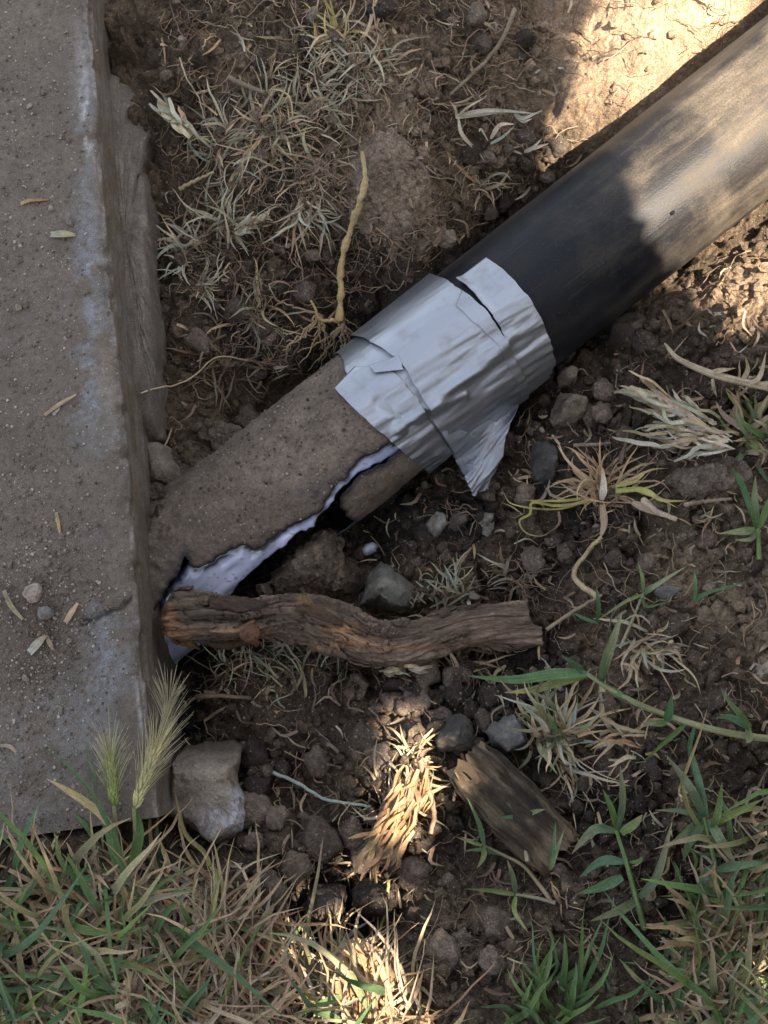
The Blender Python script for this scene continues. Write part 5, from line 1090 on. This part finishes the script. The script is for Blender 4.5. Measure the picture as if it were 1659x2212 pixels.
SL = [([(44,440,0),(62,432,2),(106,430,0)], 7, 'twig with a curved end on the upper slab'), ([(108,505,1),(135,504,2),(163,506,1)], 15, 'flat pale wood chip on the slab'), ([(95,896,1),(128,872,3),(164,851,4)], 7, 'forked white straw on the middle of the slab'), ([(122,1106,1),(126,1130,1),(130,1152,1)], 4, 'thin brown straw lying upright on the slab'), ([(140,1345,2),(152,1325,3),(167,1302,2)], 10, 'white straw below the round pebble on the slab'), ([(62,1410,2),(78,1392,3),(98,1372,4)], 16, 'thick pale straw piece at the lower slab'), ([(98,1372,2),(108,1390,2),(116,1404,1)], 6, 'thin straw beside the thick straw piece'), ([(8,1275,2),(25,1310,3),(50,1338,1)], 7, 'grey grass blade left of the pebbles on the slab'), ([(0,1610,1),(20,1612,2),(36,1626,1)], 5, 'curled root hair low on the slab')]
for pts, wd, lab in SL:
    m = MB(); q = cr(np.asarray(pts, float), 14); p = np.array([P(a, b, STOP + 0.0015 + l * MM) for a, b, l in q])
    ribbon(m, p, bprofile(14, wd * PX, .4, .8, .5), jit(PALE + STRAW[:2]), jit(STRAW), .2, .4)
    if 'forked' in lab: ribbon(m, np.array([P(a, b, STOP + .002) for a, b in [(128, 872), (124, 885), (114, 896)]]), 5 * PX, (.55, .5, .4), (.5, .45, .35), 0, .3)
    o = m.build('dry_straw' if 'chip' not in lab else 'wood_chip', PLANT); sd = o.modifiers.new('t', 'SOLIDIFY'); sd.thickness = .0008; tag(o, lab, 'straw' if 'chip' not in lab else 'wood chip')

# wild barley heads standing against the slab
def barley(label, base, tip, stemfoot, L_=1.0, cols=((.50, .48, .22), (.62, .54, .30)), leafs=(), z0=35, z1=60):
    e = empty('barley_head', GP(*stemfoot)); b = P(base[0], base[1], z0 * MM); t = P(tip[0], tip[1], z1 * MM); f = GP(*stemfoot)
    m = MB(); tube(m, cr(np.array([f, (f + b) / 2 + [.002, 0, .004], b]), 12), 4.0 * PX, 6, (.18, .22, .08), (.36, .36, .16)); adopt(m.build('stem', PLANT), e)
    ax = t - b; ln = np.linalg.norm(ax); ax /= ln; s1 = np.cross(ax, [0, 0, 1.]); s1 /= np.linalg.norm(s1); s2 = np.cross(ax, s1)
    sh = MB(); aw = MB()
    N_ = 54
    for i in range(N_):
        k = i / N_ * .78; a = i * 2.4; c0 = np.asarray(cols[0]) * (1 - k) + np.asarray(cols[1]) * k; c0 = c0 * random.uniform(.95, 1.4)
        rad_ = s1 * math.cos(a) + s2 * math.sin(a) * .7; o_ = b + ax * ln * k; dr = ax + rad_ * .3; dr /= np.linalg.norm(dr); sl_ = 26 * PX * L_
        q = np.array([o_ + rad_ * .001 + dr * sl_ * x for x in np.linspace(0, 1, 6)]); tube(sh, q, np.array([.5, 1.6, 2.1, 1.7, .9, .25]) * 1.9 * PX, 5, c0, c0 * 1.15)
        for j in range(2):
            d2 = ax * 1.0 + rad_ * random.uniform(.08, .34) + rng.normal(size=3) * .07; d2 /= np.linalg.norm(d2); La = random.uniform(55, 105) * PX * L_
            st = o_ + dr * sl_ * .7; qq = np.array([st + d2 * La * x + rad_ * .004 * x * x for x in np.linspace(0, 1, 4)])
            tube(aw, qq, np.array([1.0, .8, .55, .25]) * 0.85 * PX, 3, c0 * 1.1, (.62, .55, .38))
    h = sh.build('seed_head', PLANT); adopt(h, e); a_ = aw.build('awns', PLANT); a_.parent = h
    for lf in leafs:
        m = MB(); leaf(m, lf[1:], lf[0], jit(GREEN), jit(GREEN), n=14); adopt(m.build('leaf', PLANT), e)
    return tag(e, label, 'barley')
barley('large yellow bristly barley head leaning against the slab corner', (290, 1745), (348, 1590), (285, 1870), 1.1, leafs=[(20, (285, 1880, 20), (300, 1800, 60), (290, 1740, 70))])
barley('smaller green barley head left of the large yellow one', (246, 1740), (238, 1620), (250, 1860), .9, ((.26, .32, .10), (.44, .46, .18)), [(18, (250, 1870, 20), (235, 1800, 50), (222, 1780, 60))])
barley('dull brownish barley head in the shade beside the slab face', (360, 1590), (365, 1512), (325, 1700), .9, ((.30, .25, .15), (.42, .36, .24)), z0=10, z1=30)
m = MB(); leaf(m, [(280,1710,60),(272,1640,75),(270,1560,80),(292,1545,82),(316,1520,84)], 13, (.5, .38, .2), (.58, .42, .22), n=24, base=.9, peak=.4)
tag(m.build('dry_leaf', PLANT), 'bent straw leaf rising beside the large barley head', 'leaf')
m = MB(); leaf(m, [(100,1682,66),(150,1710,66),(205,1748,60),(240,1785,50)][::-1], 18, (.45, .36, .18), (.55, .42, .2), n=18, base=.8, peak=.5)
tag(m.build('dry_leaf', PLANT), 'straight yellow dead leaf slanting over the slab end', 'leaf')
m = MB(); leaf(m, [(455,1870,20),(440,1840,34),(400,1800,44),(385,1740,44),(376,1705,40)], 9, (.40, .36, .14), (.45, .36, .2), n=20, base=.9, peak=.4)
leaf(m, [(455,1870,20),(470,1900,24),(450,2000,24),(410,2050,14)], 9, (.40, .40, .14), (.38, .4, .14), n=16, base=.9); tag(m.build('dry_leaf', PLANT), 'long yellow stem curving over the concrete chunk', 'leaf')

# turf in the lower left and lower right, thatch, litter, fine roots (uncountable)
TURF = [(-160, 1930), (0, 1920), (110, 1880), (200, 1860), (330, 1850), (420, 1880), (520, 1920), (600, 1990), (680, 2050), (760, 2080), (900, 2120), (930, 2330), (-160, 2330)]
TURF2 = [(1470, 2120), (1540, 1960), (1600, 1800), (1650, 1700), (1760, 1650), (1760, 2330), (1400, 2330), (1420, 2200)]
def pick(poly):
    q = np.array(poly); 
    while True:
        u, v = random.uniform(q[:, 0].min(), q[:, 0].max()), random.uniform(q[:, 1].min(), q[:, 1].max())
        if inpoly(np.array([u]), np.array([v]), poly)[0]: return u, v
tm = MB()
for poly, n, gp in ((TURF, 1100, .22), (TURF2, 260, .66)):
    for i in range(n):
        u, v = pick(poly); b = GP(u, v); r_ = random.random(); left = poly is TURF and u < 430
        gr_ = gp + (.16 if left else (-.14 if poly is TURF else 0))
        if r_ < gr_: c, c1, L_, wd, el = jit(GREEN), (jit(GREEN) if random.random() < .6 else jit(STRAW)), random.choice((1, 1, 1.5)) * random.uniform(80, 250), random.uniform(7, 17), random.uniform(.3, 1.4)
        elif r_ < .9: c, c1, L_, wd, el = jit(STRAW + BROWN[:2]), jit(STRAW), random.uniform(60, 240), random.uniform(3, 8), random.uniform(.1, 1.1)
        else: c, c1, L_, wd, el = jit(PALE), jit(PALE), random.uniform(50, 140), random.uniform(5, 10), random.uniform(.1, 1.)
        shoot(tm, b, R_(random.gauss(95, 85)), L_ * PX, el, wd * PX, c, c1, random.uniform(.3, 1.5), 8, random.uniform(-.9, .9))
tag(tm.build('turf', PLANT), 'mixed green and dry turf grass at the bottom of the picture', 'grass', kind='stuff')
lm = MB()
def strip_piece(u, v, cols, Lr, wr, lift):
    a = random.uniform(0, 6.28); L_ = random.uniform(*Lr); k = random.gauss(0, .25) * L_
    d = np.array([math.cos(a), math.sin(a)]) * L_ / 2; nn = np.array([-d[1], d[0]]) / (L_ / 2)
    pts = [(u - d[0], v - d[1], random.uniform(*lift)), (u + nn[0] * k, v + nn[1] * k, random.uniform(*lift)), (u + d[0], v + d[1], random.uniform(*lift))]
    leaf(lm, pts, random.uniform(*wr), jit(cols), jit(cols), n=6, base=.8)
for i in range(1500):
    u, v = pick(TURF if random.random() < .72 else TURF2); strip_piece(u, v, STRAW + BROWN + PALE[:1], (30, 110), (4, 10), (0, 14))
n_ = 0
while n_ < 720:
    u, v = random.uniform(350, 1680), random.uniform(0, 2150)
    if near_bad(u, v): continue
    if inpoly(np.array([u]), np.array([v]), [(1180, 0), (1700, 0), (1700, 300), (1250, 400)])[0] and random.random() < .6: continue
    strip_piece(u, v, STRAW + BROWN + BROWN + PALE[:2], (14, 60), (3, 8), (0, 5)); n_ += 1
tag(lm.build('straw_litter', PLANT), 'scattered bits of dry straw and dead grass on the soil', 'straw', kind='stuff')
fm = MB(); n_ = 0
while n_ < 1500:
    u, v = random.uniform(345, 1680), random.uniform(-10, 2150)
    if random.random() < .35: u, v = random.uniform(360, 1180), random.uniform(0, 640)
    if near_bad(u, v): continue
    a = random.uniform(0, 6.28); L_ = random.uniform(25, 130); pts = [(u, v, random.uniform(0, 6))]
    for k in range(3): a += random.gauss(0, .7); pts.append((pts[-1][0] + math.cos(a) * L_ / 3, pts[-1][1] + math.sin(a) * L_ / 3, random.uniform(0, 7)))
    if any(near_bad(q[0], q[1]) for q in pts): continue
    q = cr(np.array(pts), 9); q[1:-1, :2] += rng.normal(size=(7, 2)) * 2.2; p = np.array([GP(x, y, l * MM + .002) for x, y, l in q])
    tube(fm, p, np.linspace(1, .5, 9) * random.uniform(.9, 2.2) * PX, 3, jit([(.30, .22, .145), (.22, .155, .10), (.38, .29, .19), (.17, .12, .08)]), cap=False); n_ += 1
tag(fm.build('fine_roots', ROOTM), 'tangle of fine brown rootlets over the soil', 'roots', kind='stuff')

# ------------------------------------------------------------------ added tree, out of view, its leaves placed to shape the sun patches
LIT = [[(1300,-300,-40),(1292,-60,-45),(1280,20,-45),(1240,130,-52),(1200,215,-55),(1192,250,-56),(1226,316,-58),(1282,322,-30),(1350,375,8),(1420,470,20),(1470,520,15),(1505,560,-30),(1495,600,-65),(1500,650,-68),(1530,700,-62),(1560,706,-60),(1570,640,-62),(1610,690,-58),(1640,640,-56),(1659,588,-60),(1760,560,-60),(2300,300,-50),(2300,-600,-40)],
       [(905,1552,-45),(925,1600,-45),(925,1680,-45),(905,1780,-45),(872,1860,-45),(870,1920,-45),(845,1915,-45),(840,1870,-45),(790,1895,-45),(775,1855,-45),(828,1720,-45),(850,1620,-45),(880,1590,-45)],
       [(720,2035,15),(790,2050,15),(850,2110,12),(850,2180,10),(800,2260,10),(690,2260,15),(700,2130,15)],
       [(1612,1830,20),(1659,1800,20),(1800,1800,20),(1800,2300,20),(1590,2300,20),(1600,2100,20),(1640,1990,20)]]
e1 = np.cross(SDIR, [0, 0, 1.]); e1 /= np.linalg.norm(e1); e2 = np.cross(e1, SDIR)
lit2 = [np.array([[P(u, v, z * MM) @ e1, P(u, v, z * MM) @ e2] for u, v, z in poly]) for poly in LIT]
N = 46000
a = rng.uniform(-.8, .8, N); b = rng.uniform(-.64, .64, N); tdist = rng.uniform(1.22, 1.42, N)
ctr2 = np.array([P(830, 1106, -.05) @ e1, P(830, 1106, -.05) @ e2]); a += ctr2[0]; b += ctr2[1]
keep = (np.abs((a - ctr2[0]) / .8)**3 + np.abs((b - ctr2[1]) / .64)**3) < 1
LR = 0.019
for k_, q in enumerate(lit2):
    m_ = LR * (0.9 if k_ == 0 else 0.95)
    keep &= ~(inpoly(a, b, q) | (dpoly(a, b, q) < m_))  # leaves left out wherever a sun patch is wanted
a, b, tdist = a[keep], b[keep], tdist[keep]
cen = a[:, None] * e1 + b[:, None] * e2 + tdist[:, None] * SDIR
n = len(cen); nr = SDIR + rng.normal(size=(n, 3)) * .35; nr /= np.linalg.norm(nr, axis=1)[:, None]
t1 = np.cross(nr, rng.normal(size=(n, 3))); t1 /= np.linalg.norm(t1, axis=1)[:, None]; t2 = np.cross(nr, t1)
shp = np.array([(-1, 0, 0), (-.45, .48, .1), (.3, .5, .12), (1, 0, .0), (.3, -.5, .12), (-.45, -.48, .1)]) * LR
V = cen[:, None] + shp[None, :, :1] * t1[:, None] + shp[None, :, 1:2] * t2[:, None] + shp[None, :, 2:] * nr[:, None]
F = (np.arange(n)[:, None] * 6)[:, :, None] + np.array([[0, 1, 2, 3], [0, 3, 4, 5]])[None]
lc = np.array([.05, .085, .03]) * rng.uniform(.7, 1.4, (n, 1)); m = MB(); m.add(V.reshape(-1, 3), F.reshape(-1, 4), np.repeat(lc, 6, 0))
tree = empty('added_shade_tree', (1.75, -1.5, 0)); adopt(m.build('added_crown', LEAFM, smooth=False), tree)
tr = MB(); cc_ = ctr2[0] * e1 + ctr2[1] * e2 + 1.42 * SDIR
q = cr(np.array([(1.75, -1.5, -.1), (1.74, -1.48, .6), (1.6, -1.3, 1.1), (1.1, -.85, 1.35), tuple(cc_)]), 30); tube(tr, q, np.linspace(.09, .02, 30), 10, (.12, .085, .06))
for da, db in [(.55, .3), (-.5, .5), (.4, -.5), (-.45, -.4)]:
    q2 = cr(np.array([q[22], cc_ + e1 * da * .5 + e2 * db * .5 + SDIR * .1, cc_ + e1 * da + e2 * db]), 12); tube(tr, q2, np.linspace(.018, .005, 12), 6, (.12, .085, .06))
adopt(tr.build('trunk', WOOD), tree); tag(tree, 'added out-of-view tree, crown gaps shaped for the sun patches', 'tree')

# added wall beyond the tree, out of view, to darken the lower-right sky
hd = np.array([math.cos(SUN_AZ), math.sin(SUN_AZ), 0]); hp = np.array([-hd[1], hd[0], 0])
def added_wall_box(m, d0, d1, z0, z1, w0, w1, c):
    q = [hd * d + hp * w_ + np.array([0, 0, z]) for d in (d0, d1) for w_ in (w0, w1) for z in (z0, z1)]
    m.add(np.array(q), [(0, 1, 3, 2), (4, 6, 7, 5), (0, 4, 5, 1), (2, 3, 7, 6), (0, 2, 6, 4), (1, 5, 7, 3)], c)
hw = empty('added_shade_wall', hd * 3.3)
for nm, a_ in (('wall', (3.3, 3.6, -.2, 2.9, -6, 6)), ('added_plinth', (3.24, 3.298, -.2, .35, -6, 6)), ('added_coping', (3.22, 3.68, 2.903, 2.98, -6.05, 6.05))):  # parts of the added out-of-view wall
    m = MB(); added_wall_box(m, *a_, (.30, .26, .21)); adopt(m.build(nm, CONC, smooth=False), hw)
tag(hw, 'added out-of-view wall darkening reflections, beyond the added tree', 'wall')
